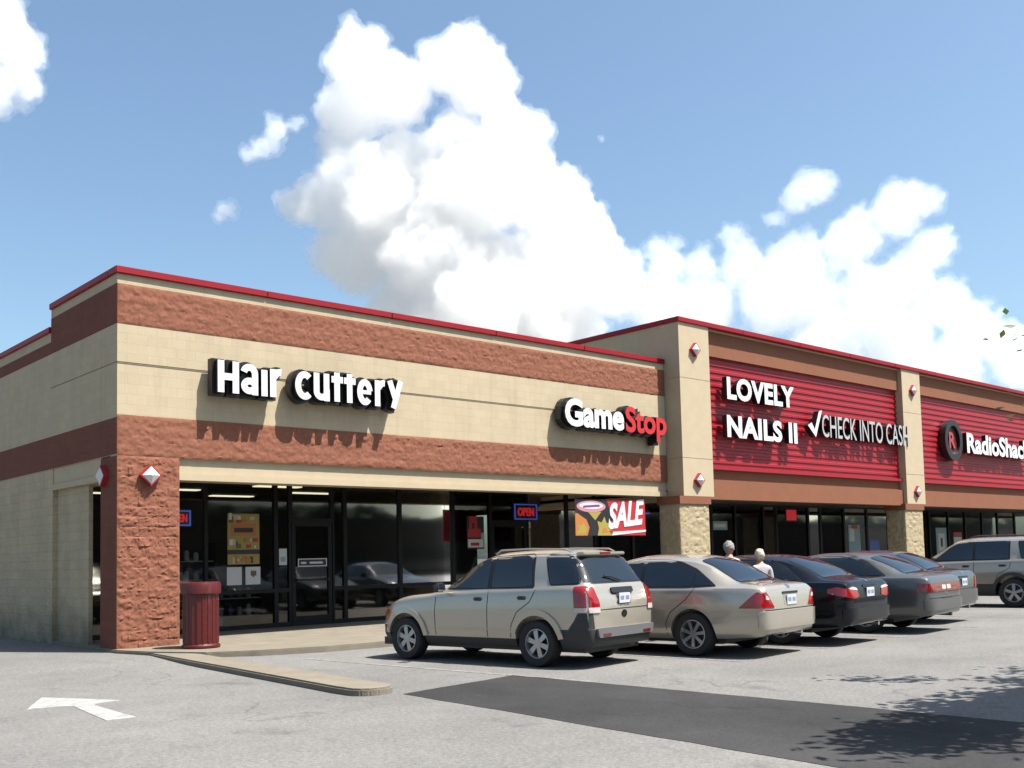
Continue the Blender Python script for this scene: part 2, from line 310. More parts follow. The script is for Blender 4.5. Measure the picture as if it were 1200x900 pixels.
# raised walk with kerb, and the kerb tongue that shelters the bays
wk = [(7.10, 21.9), (7.10, 18.45), (7.32, 17.6), (7.85, 16.55), (8.6, 16.12), (9.7, 15.78), (11, 15.7), (64, 15.7), (64, 21.9)]
w = MB(); w.prism(wk, -.2, .06); o = struct(w.build('pavement', M['concrete'], bevel=.018))
pen = [(7.40, 18.4), (6.74, 10.75)]+[(7.02+.30*math.cos(R(a)), 10.5+.32*math.sin(R(a))) for a in range(200, 361, 20)]+[(7.34, 10.9), (7.80, 16.6)]
w = MB(); w.prism(pen, -.2, .038); struct(w.build('kerb', M['concrete'], bevel=.022))
# ------------------------------------------------------------- corner store
B1 = thing('store_building', 'corner store of cream block with rough brown bands and a red roof edge', 'building', (X0, YF, 0))
o1 = (X0, YF, 0)
XE = 22.60
def part(name, mat, parent, off, *boxes, bevel=0, smooth=None):
    m_ = MB(off)
    for b in boxes: m_.box(*b)
    return m_.build(name, mat, parent, bevel=bevel, smooth=smooth)
Z = dict(ctop=7.02, cbot=6.89, c1=6.71, b1=5.97, b2=4.29, b3=3.54, bm=3.13)
part('front_wall', M['cream'], B1, o1, (X0, XE, YF, YF+.3, 3.54, 5.245), (X0, XE, YF, YF+.3, 5.265, 6.89), (X0+.02, XE, YF+.02, YF+.28, 5.24, 5.27))
part('side_wall', M['cream'], B1, o1, (X0, X0+.3, YF+.3, 22.2, 3.56, 5.245), (X0, X0+.3, YF+.3, 22.2, 5.265, 6.42), (X0, X0+.3, 22.2, 42, 3.56, 6.42), (X0+.02, X0+.28, YF+.3, 22.2, 5.24, 5.27), (X0, X0+.3, YF+.3, 22.2, 6.42, 6.89))
part('side_base_wall', M['cream_rough'], B1, o1, (X0, X0+.35, 22.05, 42, -.1, 3.56), (X0+.10, X0+.18, 20.3, 22.05, -.1, 3.5))
m_ = MB(o1); m_.box(X0-.006, X0+.05, YF, 42, 3.57, 4.24); m_.box(X0-.006, X0+.05, YF, 42, 5.97, 6.22); m_.box(X0-.006, X0+.05, YF, 22.2, 6.22, 6.71)
m_.build('brown_side_band', M['brown'], B1)
split_panel('upper_brown_band', (X0, YF, 5.97), (1, 0, 0), XE-X0, .74, (0, -1, 0), M['brown_split'], B1, o1, seed=3)
split_panel('lower_brown_band', (X0, YF, 3.54), (1, 0, 0), XE-X0, .75, (0, -1, 0), M['brown_split'], B1, o1, seed=31)
cp = MB(o1); [cp.box(X0-.05+3.06*q, min(XE, X0-.05+3.06*(q+1)-.008), YF-.06+.002*(q % 2), YF+.34, 6.89, 7.02) for q in range(6) if X0-.05+3.06*q < XE]; cp.box(X0-.05, X0+.34, YF+.34, 22.2, 6.89, 7.02); cp.box(X0-.05, X0+.34, 22.2, 42, 6.42, 6.54); cp.box(X0+.0, X0+.3, 22.15, 22.2, 6.54, 6.89)
cp.build('roof_coping', M['coping'], B1, bevel=.012)
part('roof', M['roof'], B1, o1, (X0+.3, XE, YF+.3, 42, 6.1, 6.25))
# corner pillar
part('corner_pillar', M['brown'], B1, o1, (X0, 8.33, YF, 19.42, -.1, 3.54))
split_panel('pillar_face', (X0, YF, 0.0), (1, 0, 0), 8.33-X0, 3.54, (0, -1, 0), M['brown_split'], B1, o1, seed=77, res=.023, amp=.036)
# eaves beam with a lip
bmn = MB(o1); bmn.box(8.33, XE, YF+.06, YF+.5, 3.26, 3.54); bmn.box(8.33, XE, YF+.02, YF+.5, 3.13, 3.26); bmn.box(X0+.02, X0+.42, 19.42, 22.05, 3.24, 3.56); bmn.box(X0-.015, X0+.42, 19.42, 22.05, 3.12, 3.24)
bmn.build('eaves_beam', M['cream_smooth'], B1)
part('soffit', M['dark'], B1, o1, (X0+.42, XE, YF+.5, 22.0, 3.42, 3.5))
# dark strip coloured as the shadow line under the front sign band's groove
gr = MB(o1); gr.box(X0, XE, YF-.004, YF+.02, 5.225, 5.24); gr.build('band_shadow_strip', plain('groove_shadow_tone', (.13, .11, .075), .9), B1)
# interior
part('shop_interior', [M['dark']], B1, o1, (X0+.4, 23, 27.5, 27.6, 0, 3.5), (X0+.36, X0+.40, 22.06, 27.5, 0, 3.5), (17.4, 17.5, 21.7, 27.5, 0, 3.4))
part('shop_floor', [M['floor_in']], B1, o1, (X0+.5, 22.8, 21.6, 27.5, -.05, .05))
part('shop_ceiling', [M['ceil_in']], B1, o1, (X0+.5, 22.8, 21.6, 27.5, 3.44, 3.5))
def glazing(parent, off, x0, x1, y, z0, z1, rail=None, m_w=.06, transom=None, sill=.1):
    """one storefront bay: aluminium frame with its pane as a sub-part"""
    f = MB(off); d = .05
    f.box(x0, x0+m_w/2, y-d, y+d, z0, z1); f.box(x1-m_w/2, x1, y-d, y+d, z0, z1); f.box(x0+m_w/2, x1-m_w/2, y-d, y+d, z0, z0+sill); f.box(x0+m_w/2, x1-m_w/2, y-d, y+d, z1-.07, z1)
    for r in (rail, transom):
        if r: f.box(x0+m_w/2, x1-m_w/2, y-d, y+d, r-.045, r+.045)
    fo = f.build('window', M['frame'], parent)
    p = MB(off); p.add([(x0+.01, y, z0+.02), (x1-.01, y, z0+.02), (x1-.01, y, z1-.02), (x0+.01, y, z1-.02)], [(0, 1, 2, 3)]); p.build('pane', M['glass'], fo)
    return fo
ZS, ZT = .06, 3.42
for (a, b, r, mw) in [(7.36, 8.6, .9, .06), (8.6, 10.2, .9, .07), (10.2, 11.9, .9, .08), (11.9, 12.3, .9, .12), (13.42, 13.78, .9, .1), (13.78, 15.42, .9, .1), (15.42, 17.13, .9, .1), (17.13, 18.45, .9, .12), (19.8, 21.4, .9, .1), (21.4, XE, .9, .1)]:
    glazing(B1, o1, a, b, YG, ZS, ZT, r, mw)
def door(parent, off, x0, x1, y, top, z1, plaque=False):
    glazing(parent, off, x0, x1, y, top, z1, None, .08, sill=.06)
    f = MB(off); f.box(x0+.02, x0+.12, y-.04, y+.04, .06, top); f.box(x1-.12, x1-.02, y-.04, y+.04, .06, top); f.box(x0+.12, x1-.12, y-.04, y+.04, .06, .28); f.box(x0+.12, x1-.12, y-.04, y+.04, top-.12, top)
    d = f.build('door', M['frame'], parent)
    p = MB(off); p.add([(x0+.1, y, .2), (x1-.1, y, .2), (x1-.1, y, top-.1), (x0+.1, y, top-.1)], [(0, 1, 2, 3)]); p.build('pane', M['glass'], d)
    h = MB(off); h.tube([(x0+.14, y-.09, 1.12), (x1-.14, y-.09, 1.12)], .018); h.box(x0+.12, x0+.16, y-.1, y-.03, 1.09, 1.15); h.box(x1-.16, x1-.12, y-.1, y-.03, 1.09, 1.15); h.build('handle', M['black'], d)
    return d
door(B1, o1, 12.3, 13.42, YG, 2.5, ZT); door(B1, o1, 18.45, 19.8, YG, 2.5, ZT)
# ------------------------------------------------------------- long store behind the pier
P1, P2, P3, XR = 22.62, 35.32, 48.7, 62.0
YP, YW = 18.08, 18.36
o2 = (P1, YP, 0)
B2 = thing('store_building', 'taller store row with ribbed red metal sign panels between cream piers', 'building', o2)
sw = MB(o2); sw.box(P1, P1+.3, YP+.42, 42, 3.0, 8.02); sw.build('side_wall', M['cream_smooth'], B2)
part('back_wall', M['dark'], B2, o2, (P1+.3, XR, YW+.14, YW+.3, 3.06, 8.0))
part('roof', M['roof'], B2, o2, (P1+.3, XR, YW+.3, 42, 7.2, 7.4))
cp = MB(o2); [cp.box(P1-.05+3.06*q, P1-.05+3.06*(q+1)-.008, YP-.05+.002*(q % 2), YP+.5, 8.02, 8.16) for q in range(13)]; cp.box(P1-.05, P1+.34, YP+.5, 42, 8.02, 8.16); cp.build('roof_coping', M['coping'], B2, bevel=.012)
for i, xp in enumerate((P1, P2, P3)):
    pr = MB(o2)
    for za, zb in ((3.12, 4.18), (4.195, 6.44), (6.455, 8.02)): pr.box(xp, xp+1.36, YP, YP+.42, za, zb)
    pr.box(xp+.012, xp+1.348, YP+.012, YP+.41, 3.14, 8.0); pr.build('pier', M['cream_smooth'], B2)
    cx0, cx1 = xp-.17, xp+1.12
    col = part('stone_column', M['stone'], B2, o2, (cx0, cx1, YP+.03, YP+.75, -.05, 2.90))
    split_panel('column_face', (cx0, YP+.03, .06), (1, 0, 0), cx1-cx0, 2.84, (0, -1, 0), M['stone'], col, o2, seed=11*i+5, res=.036, amp=.036)
    split_panel('column_face', (cx0, YP+.75, .06), (0, -1, 0), .72, 2.84, (-1, 0, 0), M['stone'], col, o2, seed=11*i+9, res=.04, amp=.05)
    part('column_cap', M['brown_smooth'], B2, o2, (cx0-.05, cx1+.05, YP-.03, YP+.80, 2.9, 3.12))
for i, (a, b) in enumerate(((P1+1.36, P2), (P2+1.36, P3), (P3+1.36, XR))):
    part('brown_fascia', M['brown_smooth'], B2, o2, (a, b, YP+.16, YW+.14, 7.24, 7.97))
    part('fascia_trim', M['cream_smooth'], B2, o2, (a, b, YP+.12, YW+.14, 7.97, 8.02))
    pz_ = .205; V = []; F = []; prof = []; z = 4.02; kz = 0
    while z < 7.24:
        prof += [(z, 0.), (z+.095, 0.), (z+.115, -.026), (z+.185, -.026)]; z += pz_
    prof = [(min(q, 7.24), d) for q, d in prof]+[(7.24, 0.)]
    for q, d in prof: V += [(a, YW+d, q), (b, YW+d, q)]
    F = [(2*q, 2*q+1, 2*q+3, 2*q+2) for q in range(len(prof)-1)]
    pm = MB(o2); pm.add(V, F); pm.build('ribbed_panel', M['panel'], B2)
    part('panel_trim', M['panel'], B2, o2, (a, b, YP+.13, YW+.14, 3.93, 4.02))
    part('lower_fascia', M['brown_smooth'], B2, o2, (a, b, YP+.26, YW+.14, 3.62, 3.93), (a, b, YP+.14, YW+.14, 3.06, 3.62))
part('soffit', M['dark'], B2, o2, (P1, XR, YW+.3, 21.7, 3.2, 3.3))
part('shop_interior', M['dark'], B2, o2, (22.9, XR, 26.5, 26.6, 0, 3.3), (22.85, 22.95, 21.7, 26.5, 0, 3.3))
part('shop_floor', M['floor_in'], B2, o2, (22.95, XR, 21.7, 26.5, -.05, .05))
part('shop_ceiling', M['ceil_in'], B2, o2, (22.95, XR, 21.7, 26.5, 3.2, 3.28))
x = 22.95; mull = [22.95]+[24.4, 25.9, 27.2, 28.4, 29.75, 31.45, 32.25, 34.35, 35.2, 36.9, 38.65, 40.4, 42.2, 44, 45.8, 47.5, 49.3, 51, 53, 55, 57, 59, 61.9]
for a, b in zip(mull, mull[1:]): glazing(B2, o2, a, b, 21.6, ZS, 3.2, .9, .11)
# ------------------------------------------------------------- diamond ornaments
def diamond(label, x, y, z, axis='y', r=.205):
    t = thing('diamond_ornament', label, 'ornament', (x, y, z), group='diamond ornaments on the piers')
    f = MB(); c = MB()
    def pt(a, b, d): return (a, -d, b) if axis == 'y' else (-d, -a, b)
    def dia(mb, r0, d0, r1, d1):
        V = []
        for r_, d_ in ((r0, d0), (r1, d1)): V += [pt(r_, 0, d_), pt(0, r_, d_), pt(-r_, 0, d_), pt(0, -r_, d_)]
        mb.add(V, [(i, (i+1) % 4, 4+(i+1) % 4, 4+i) for i in range(4)]+[(4, 5, 6, 7), (3, 2, 1, 0)])
    dia(f, r, 0, r*.97, .1); dia(c, r*.80, .1, r*.10, .17)
    f.build('frame', M['lamp_red'], t); c.build('white_face', M['lamp_white'], t)
    cr = MB(); 
    for s_ in (1,):
        V = [pt(-r*.8, -.012, .135), pt(r*.8, -.012, .135), pt(r*.8, .012, .135), pt(-r*.8, .012, .135)]
    return t
diamond('red framed white diamond ornament on the brown corner pillar beside the red bin', 7.74, YF-.035, 3.19)
diamond('diamond ornament on the shaded side of the brown corner pillar', X0, 19.2, 3.2, 'x')
diamond('diamond ornament high on the first cream pier, left of the white letters', 23.28, YP, 7.28)
diamond('diamond ornament low on the first cream pier, above its stone column', 23.27, YP, 3.57)
diamond('diamond ornament high on the cream pier between the two red panels', 36.03, YP, 7.28, r=.21)
diamond('diamond ornament low on the cream pier between the two red panels', 36.03, YP, 3.57, r=.21)
# ------------------------------------------------------------- shop signs
wf, rf, bk = M['white_face'], M['red_face'], M['black']
def glyphs():
    G = {}
    G['H'] = (.78, [[(.15, 0), (.15, 1)], [(.63, 0), (.63, 1)], [(.15, .5), (.63, .5)]])
    G['a'] = (.66, [arc(.30, .66, .19, .21, 165, 0, 12)+[(.49, 0)], arc(.31, .28, .18, .155, 20, 345, 20)])
    G['i'] = (.30, [[(.15, 0), (.15, .84)]])
    G['r'] = (.50, [[(.15, 0), (.15, .9)], [(.15, .62)]+arc(.40, .58, .2, .24, 150, 80, 6)])
    G['c'] = (.62, [arc(.36, .45, .23, .36, 48, 312, 20)])
    G['u'] = (.66, [[(.15, .92)]+arc(.33, .30, .18, .18, 180, 340, 12)+[(.50, .34), (.50, .92)], [(.51, .4), (.51, 0)]])
    G['t'] = (.46, [[(.22, .02), (.22, 1.0)], [(.02, .76), (.44, .76)]])
    G['e'] = (.66, [arc(.33, .44, .19, .34, 8, 318, 24), [(.2, .44), (.56, .44)]])
    G['y'] = (.66, [[(.13, .94), (.36, .26)], [(.56, .96), (.26, -.02)]])
    return G
GL = glyphs()
def stroke_word(t, word, x, z, h, width, y, off, ht=None):
    tot = sum(GL[c][0] for c in word); kx = width/tot; kz = h
    back = MB(off)
    for c in word:
        w_, sts = GL[c]; mb = MB(off)
        for q, st in enumerate(sts):
            bar = c == 'e' and q == 1
            pts = [(x+p[0]*kx, z+p[1]*kz) for p in st]
            th = .27*h*(.5 if bar else .80)
            stroke(mb, pts, th, y-.001*q, y+.13)
            e = [Vector(p) for p in pts]
            e[0] = e[0]+(e[0]-e[1]).normalized()*.045; e[-1] = e[-1]+(e[-1]-e[-2]).normalized()*.045
            stroke(back, e, th+.12, y+.132+.001*(q+len(back.V) % 7), y+.30, 0, 0)
        mb.build('letter', [wf, bk], t); x += w_*kx
    back.build('backing', bk, t)
YS = YF-.42
t = thing('shop_sign', 'white channel letters on black reading Hair Cuttery over the storefront', 'sign', (8.9, YF, 4.8)); of = (8.9, YF, 4.8)
stroke_word(t, 'Hair', 8.88, 4.80, .62, 1.42, YS, of); stroke_word(t, 'cuttery', 10.55, 4.82, .62, 2.68, YS, of)
part('mounting_bracket', bk, t, of, (9.1, 10.1, YS+.30, YF, 4.95, 5.1), (10.8, 12.9, YS+.30, YF, 4.95, 5.1))
t = thing('shop_sign', 'white and red letters on black reading GameStop beside the cream pier', 'sign', (18.2, YF, 4.7)); of = (18.2, YF, 4.7)
place_text('Game', 18.2, YS, 4.80, 2.2, .70, .12, [wf, bk], 'lettering', t, of, bold=.042)
place_text('Stop', 20.46, YS, 4.78, 1.68, .68, .12, [rf, bk], 'lettering', t, of, bold=.03)
place_text('Game', 18.12, YS+.122, 4.74, 2.34, .80, .2, [bk, bk], 'backing', t, of, bold=.075)
place_text('Stop', 20.40, YS+.124, 4.72, 1.82, .78, .2, [bk, bk], 'backing', t, of, bold=.075)
part('mounting_bracket', bk, t, of, (18.4, 21.9, YS+.3, YF, 4.9, 5.1))
Y2 = 18.03
t = thing('shop_sign', 'bold white block letters reading LOVELY NAILS II in two lines on the red panel', 'sign', (24.7, YW, 4.8)); of = (24.7, YW, 4.8)
place_text('LOVELY', 24.72, Y2, 6.0, 3.5, .66, .17, [wf, bk], 'lettering', t, of, bold=.042, space=1.07)
place_text('NAILS II', 24.66, Y2, 4.88, 3.65, .65, .17, [wf, bk], 'lettering', t, of, bold=.042, space=1.06)
part('mounting_bracket', bk, t, of, (24.9, 28.1, Y2+.2, YW+.02, 6.2, 6.4), (24.9, 28.1, Y2+.2, YW+.02, 5.1, 5.3))
t = thing('shop_sign', 'narrow white letters reading CHECK INTO CASH with a tick mark', 'sign', (29, YW, 5.1)); of = (29, YW, 5.1)
place_text('CHECK INTO CASH', 29.78, Y2, 5.2, 5.75, .72, .17, [plain('dull_white_face', (.50, .50, .50), .5), bk], 'lettering', t, of, bold=.004)
ck = MB(of); ck.prism_y([(28.94, 5.52), (29.16, 5.62), (29.33, 5.40), (29.62, 6.02), (29.80, 6.06), (29.38, 5.16)], Y2-.002, Y2+.2, 1)
ck.I[-8] = 0; ck.build('tick_mark', [wf, bk], t)
part('mounting_bracket', bk, t, of, (29.3, 35.2, Y2+.2, YW+.02, 5.4, 5.6))
t = thing('shop_sign', 'black ring logo and white letters reading RadioShack on the second red panel', 'sign', (39, YW, 5.1)); of = (39, YW, 5.1)
rg = MB(of); rgp = arc(39.15, 5.63, .62, .68, 0, 360, 36)[:-1]; stroke(rg, rgp, .22, Y2, Y2+.25, 0, 0, closed=True); rg.build('ring', bk, t)
dk = MB(of); dk.prism_y(arc(39.15, 5.63, .55, .6, 0, 360, 36)[:-1], Y2+.12, Y2+.24); dk.build('disc', plain('dark_red_disc', (.10, .012, .016), .5), t)
place_text('R', 38.87, Y2+.06, 5.33, .52, .62, .05, [plain('dull_red_letter', (.42, .05, .06), .5), bk], 'lettering', t, of, bold=.03)
place_text('RadioShack', 40.25, Y2, 5.2, 6.1, .80, .17, [wf, bk], 'lettering', t, of, bold=.035)
part('mounting_bracket', bk, t, of, (40.5, 46, Y2+.2, YW+.02, 5.45, 5.6), (38.9, 39.4, Y2+.2, YW+.02, 5.5, 5.7))
# ------------------------------------------------------------- vehicles
def paintmat(name, col, metal=.55, rough=.28, coat=1.0):
    return plain(name, col, rough, metal=metal, coat=coat, spec=.5 if metal > .2 else .15)
M['autoglass'] = plain('tinted_car_glass', (.006, .010, .013), .03, spec=.95)
M['rubber'] = plain('tyre_rubber', (.016, .016, .016), .8)
M['alloy'] = plain('alloy_rim', (.46, .46, .47), .35, metal=.8)
M['spoke_shade'] = plain('brake_shadow', (.02, .02, .02), .6)  # dark colour standing for the shade behind the wheel spokes
M['plastic'] = plain('charcoal_plastic', (.035, .035, .036), .6)
M['plastic_grey'] = plain('grey_plastic', (.15, .15, .155), .5)
M['lens_red'] = plain('red_lamp_lens', (.33, .006, .010), .12, coat=.6)
M['lens_dark'] = plain('smoked_red_lens', (.16, .008, .012), .12, coat=.6)
M['lens_clear'] = plain('clear_lamp_lens', (.70, .62, .60), .12, coat=.6)
M['amber'] = plain('amber_lens', (.55, .12, .03), .15, coat=.6)
M['chrome'] = plain('chrome', (.75, .75, .76), .12, metal=1)
M['plate'] = plain('number_plate', (.62, .66, .74), .5)
M['plate_ink'] = plain('plate_characters', (.08, .10, .24), .6)
def pchip(xs, ys, x):
    n = len(xs)
    if x <= xs[0]: return ys[0]
    if x >= xs[-1]: return ys[-1]
    h = [xs[i+1]-xs[i] for i in range(n-1)]; dl = [(ys[i+1]-ys[i])/h[i] for i in range(n-1)]
    d = [0.]*n; d[0] = dl[0]; d[-1] = dl[-1]
    for i in range(1, n-1):
        if dl[i-1]*dl[i] > 0:
            w1, w2 = 2*h[i]+h[i-1], h[i]+2*h[i-1]; d[i] = (w1+w2)/(w1/dl[i-1]+w2/dl[i])
    i = max(k for k in range(n-1) if xs[k] <= x)
    t = (x-xs[i])/h[i]; a = t*t*(3-2*t)
    return ys[i]*(1-a)+ys[i+1]*a + h[i]*(d[i]*t*(1-t)**2 - d[i+1]*t*t*(1-t))
def half_profile(w, zlo, zsh, zt, wt):
    P = []
    for t in (0, .06, .16, .3, .45, .6, .75, .88, .96):
        x = w*(1-.10*max(0, (.32-t)/.32)**2-.035*max(0, (t-.5)/.5)**2 + (.008 if .5 < t < .8 else 0)); P.append((x, zlo+t*(zsh-zlo)))
    xs_ = w*.955; H = zt-zsh
    P.append((xs_, zsh))
    for s in (.05, .3, .55, .8, 1.0): P.append((xs_-.03+(wt-xs_+.03)*s+.018*math.sin(math.pi*s), zsh+.006+H*(.02+.80*s)))
    for u in (.06, .16, .32, .55, .8, 1.0): P.append((wt*(1-u), zsh+.006+H*(.82+.18*(1-(1-u)**2.8))))
    return P
def shell(st, arches, ra, mat_i=0, n=110):
    ys = [s[0] for s in st]; ya, yb = ys[0], ys[-1]
    samp = sorted(set([ya+(yb-ya)*i/n for i in range(n+1)]+[ya+q for q in (.01, .02, .035, .06, .09, .13)]+[yb-q for q in (.01, .02, .035, .06, .09, .13)]))
    V = []; F = []; K = None
    for y in samp:
        hp = half_profile(*[pchip(ys, [s[k] for s in st], y) for k in range(1, 6)])
        ring = [(-x, y, z) for x, z in hp]+[(x, y, z) for x, z in hp[-2::-1]]
        K = len(ring); V += ring
    for i in range(len(samp)-1):
        for j in range(K):
            a, b = i*K+j, i*K+(j+1) % K; F.append((a, b, b+K, a+K))
    F.append(list(range(K-1, -1, -1))); F.append(list(range((len(samp)-1)*K, len(samp)*K)))
    me = bpy.data.meshes.new('body'); me.from_pydata(V, [], F); 
    bm = bmesh.new(); bm.from_mesh(me); bmesh.ops.recalc_face_normals(bm, faces=bm.faces); bm.to_mesh(me); bm.free()
    bvh = BVHTree.FromPolygons(V, [f for f in F])
    return me, bvh
def cut_arches(me, centres, ra, depth=.32, half=.95):
    o = bpy.data.objects.new('tmp', me); COL.objects.link(o); cs_ = []
    mb = MB()
    for (y, z) in centres:
        for s in (-1, 1):
            x0, x1 = (half+.2)*s, (half-depth)*s
            V = []; n = 40
            for x in (x0, x1): V += [(x, y+ra*math.cos(2*math.pi*k/n), z+ra*math.sin(2*math.pi*k/n)) for k in range(n)]
            F = [(k, (k+1) % n, n+(k+1) % n, n+k) for k in range(n)]+[list(range(n)), list(range(2*n-1, n-1, -1))]
            mb.add(V, F, 0)
    c = mb.build('cut', M['plastic']); 
    md = o.modifiers.new('b', 'BOOLEAN'); md.operation = 'DIFFERENCE'; md.object = c; md.solver = 'EXACT'; md.material_mode = 'TRANSFER'
    dg = bpy.context.evaluated_depsgraph_get(); dg.update()
    out = bpy.data.meshes.new_from_object(o.evaluated_get(dg))
    bpy.data.objects.remove(o); bpy.data.objects.remove(c)
    return out
def round_poly(p, r, n=4):
    out = []; m_ = len(p)
    for i in range(m_):
        a, b, c = Vector(p[i-1]), Vector(p[i]), Vector(p[(i+1) % m_])
        d1, d2 = a-b, c-b; k = min(r, d1.length*.45, d2.length*.45); q1 = b+d1.normalized()*k; q2 = b+d2.normalized()*k
        for j in range(n+1):
            t = j/n; out.append(tuple(q1*(1-t)**2+b*2*t*(1-t)+q2*t*t))
    return out
def grow(p, d):
    A = sum(p[i-1][0]*p[i][1]-p[i][0]*p[i-1][1] for i in range(len(p))); s = 1 if A > 0 else -1; out = []; n = len(p)
    for i in range(n):
        a, b, c = Vector(p[i-1]), Vector(p[i]), Vector(p[(i+1) % n]); e1 = (b-a).normalized(); e2 = (c-b).normalized()
        n1 = Vector((e1.y, -e1.x))*s; n2 = Vector((e2.y, -e2.x))*s; mm = (n1+n2).normalized(); out.append(tuple(b+mm*d/max(.4, mm.dot(n1))))
    return out
def applique(bvh, poly, view, name, mat, parent, eps=.005, grid=.07, skin=.012, back=0):
    """a panel that follows the body shell: view 'L','R' (poly in y,z), 'B' back (x,z), 'T' top (x,y)"""
    bm = bmesh.new(); vs = [bm.verts.new((p[0], p[1], 0)) for p in poly]; bm.faces.new(vs)
    for ax in (0, 1):
        lo, hi = min(p[ax] for p in poly), max(p[ax] for p in poly); k = lo+grid*.5
        while k < hi:
            no = (1, 0, 0) if ax == 0 else (0, 1, 0); co = (k, 0, 0) if ax == 0 else (0, k, 0)
            bmesh.ops.bisect_plane(bm, geom=bm.verts[:]+bm.edges[:]+bm.faces[:], plane_co=co, plane_no=no); k += grid
    bmesh.ops.triangulate(bm, faces=bm.faces)
    src = {'L': lambda u, v: (Vector((-3, u, v)), Vector((1, 0, 0))), 'R': lambda u, v: (Vector((3, u, v)), Vector((-1, 0, 0))),
           'B': lambda u, v: (Vector((u, -4, v)), Vector((0, 1, 0))), 'F': lambda u, v: (Vector((u, 8, v)), Vector((0, -1, 0))), 'T': lambda u, v: (Vector((u, v, 4)), Vector((0, 0, -1)))}[view]
    N = {}; cu = sum(p[0] for p in poly)/len(poly); cv = sum(p[1] for p in poly)/len(poly)
    for v in bm.verts:
        for k in range(25):          # a point off the edge of the body is drawn in until it lands
            u, w_ = v.co.x+(cu-v.co.x)*k*.035, v.co.y+(cv-v.co.y)*k*.035; o, d = src(u, w_); h = bvh.ray_cast(o, d)
            if h[0] is not None: break
        n = h[1] if h[1].dot(d) < 0 else -h[1]
        N[v] = (n*.6-d*.4).normalized(); v.co = h[0]+N[v]*eps
    # a thin skirt closes the panel down to the body
    be = [e for e in bm.edges if e.is_boundary]; nv = {}
    for e in be:
        for v in e.verts:
            if v not in nv: nv[v] = bm.verts.new(v.co-N[v]*skin)
    for e in be: bm.faces.new((e.verts[0], e.verts[1], nv[e.verts[1]], nv[e.verts[0]]))
    bm.normal_update()
    d = src(0, 0)[1]; top = [f for f in bm.faces if all(v in N for v in f.verts)]
    if sum(f.normal.dot(d)*f.calc_area() for f in top) > 0: bmesh.ops.reverse_faces(bm, faces=bm.faces)
    me = bpy.data.meshes.new(name); bm.to_mesh(me); bm.free(); me.materials.append(mat); me.shade_smooth(); me.set_sharp_from_angle(angle=R(50))
    return link(name, me, parent)
def line_poly(pts, w):
    pts = [Vector(p) for p in pts]; A = []; B = []
    for i, p in enumerate(pts):
        d = (pts[min(i+1, len(pts)-1)]-pts[max(i-1, 0)]).normalized(); n = Vector((-d.y, d.x))*w/2; A.append(tuple(p+n)); B.append(tuple(p-n))
    return A+B[::-1]
_wheel_cache = {}
def wheel(parent, x, y, r, side, style, rr=None, width=.23):
    rr = rr or r*.64; key = (r, side, style, rr)
    if key not in _wheel_cache:
        h = width/2
        ty = MB(); ty.lathe([(rr-.01, -h*.85), (rr+.012, -h), (r*.93, -h), (r*.985, -h*.72), (r, -h*.4), (r, h*.4), (r*.985, h*.72), (r*.93, h), (rr+.012, h), (rr-.01, h*.85), (rr-.01, -h*.85)], 40, axis='x')
        rm = MB(); s = side
        rm.lathe([(rr, s*h*.86), (rr-.018, s*h*.90), (rr-.03, s*h*.55), (rr-.035, -s*h*.4)], 40, axis='x')
        rm.lathe([(rr-.035, s*h*.1), (.02, s*h*.1)], 40, axis='x', mi=1)
        rm.lathe([(.001, s*h*.74), (.055, s*h*.74), (.062, s*h*.3)], 16, axis='x')
        ns = {'five': 5, 'six': 6, 'seven': 7, 'multi': 9}[style]
        for k in range(ns):
            a = 2*math.pi*k/ns+.3; c, sn = math.cos(a), math.sin(a); w0, w1 = (.030, .042) if ns < 7 else (.020, .028)
            V = []
            for rad, wd, xo in ((.04, w0, .72), (rr-.02, w1, .62)):
                for xx in (s*h*xo, s*h*(xo-.4)):
                    for q in (-wd, wd): V.append((xx, c*rad-sn*q, sn*rad+c*q))
            rm.add(V, [(0, 1, 5, 4), (2, 6, 7, 3), (0, 4, 6, 2), (1, 3, 7, 5), (0, 2, 3, 1), (4, 5, 7, 6)])
            for lug in ((.075,),): 
                pass
        _wheel_cache[key] = (ty, rm)
    ty, rm = _wheel_cache[key]
    w = ty.build('wheel', M['rubber'], parent, smooth=40); w.location = (x, y, r)
    q = rm.build('rim', [M['alloy'], M['spoke_shade']], w, smooth=30)
    return w
def small_box(name, mat, parent, c, s, bevel=.012, rz=0):
    mb = MB(); mb.box(-s[0]/2, s[0]/2, -s[1]/2, s[1]/2, -s[2]/2, s[2]/2); o = mb.build(name, mat, parent, bevel=bevel, smooth=40); o.location = c; o.rotation_euler = (0, 0, rz); return o
def plate(parent, x, y, z, tilt=0):
    p = MB(); p.box(-.15, .15, -.006, .006, -.075, .075); o = p.build('number_plate', M['plate'], parent, bevel=.003); o.location = (x, y, z); o.rotation_euler = (tilt, 0, 0)
    k_ = MB(); [k_.box(-.115+.035*q, -.095+.035*q, -.0075, -.006, -.03, .03) for q in range(7) if q != 3]; k_.build('print', M['plate_ink'], o)
    return o
def mirror(parent, x, y, z, mat, s):
    mb = MB(); mb.box(-.10, .10, -.055, .055, -.075, .075); o = mb.build('wing_mirror', mat, parent, bevel=.03, smooth=60); o.location = (x, y, z)
    g_ = MB(); g_.box(-.082, .082, -.060, -.056, -.058, .058); g_.build('mirror_glass', M['chrome'], o)
    a = MB(); a.box(-.1*s-.03, -.1*s+.03, -.02, .02, -.05, -.01); a.build('mirror_stalk', M['plastic'], o); return o
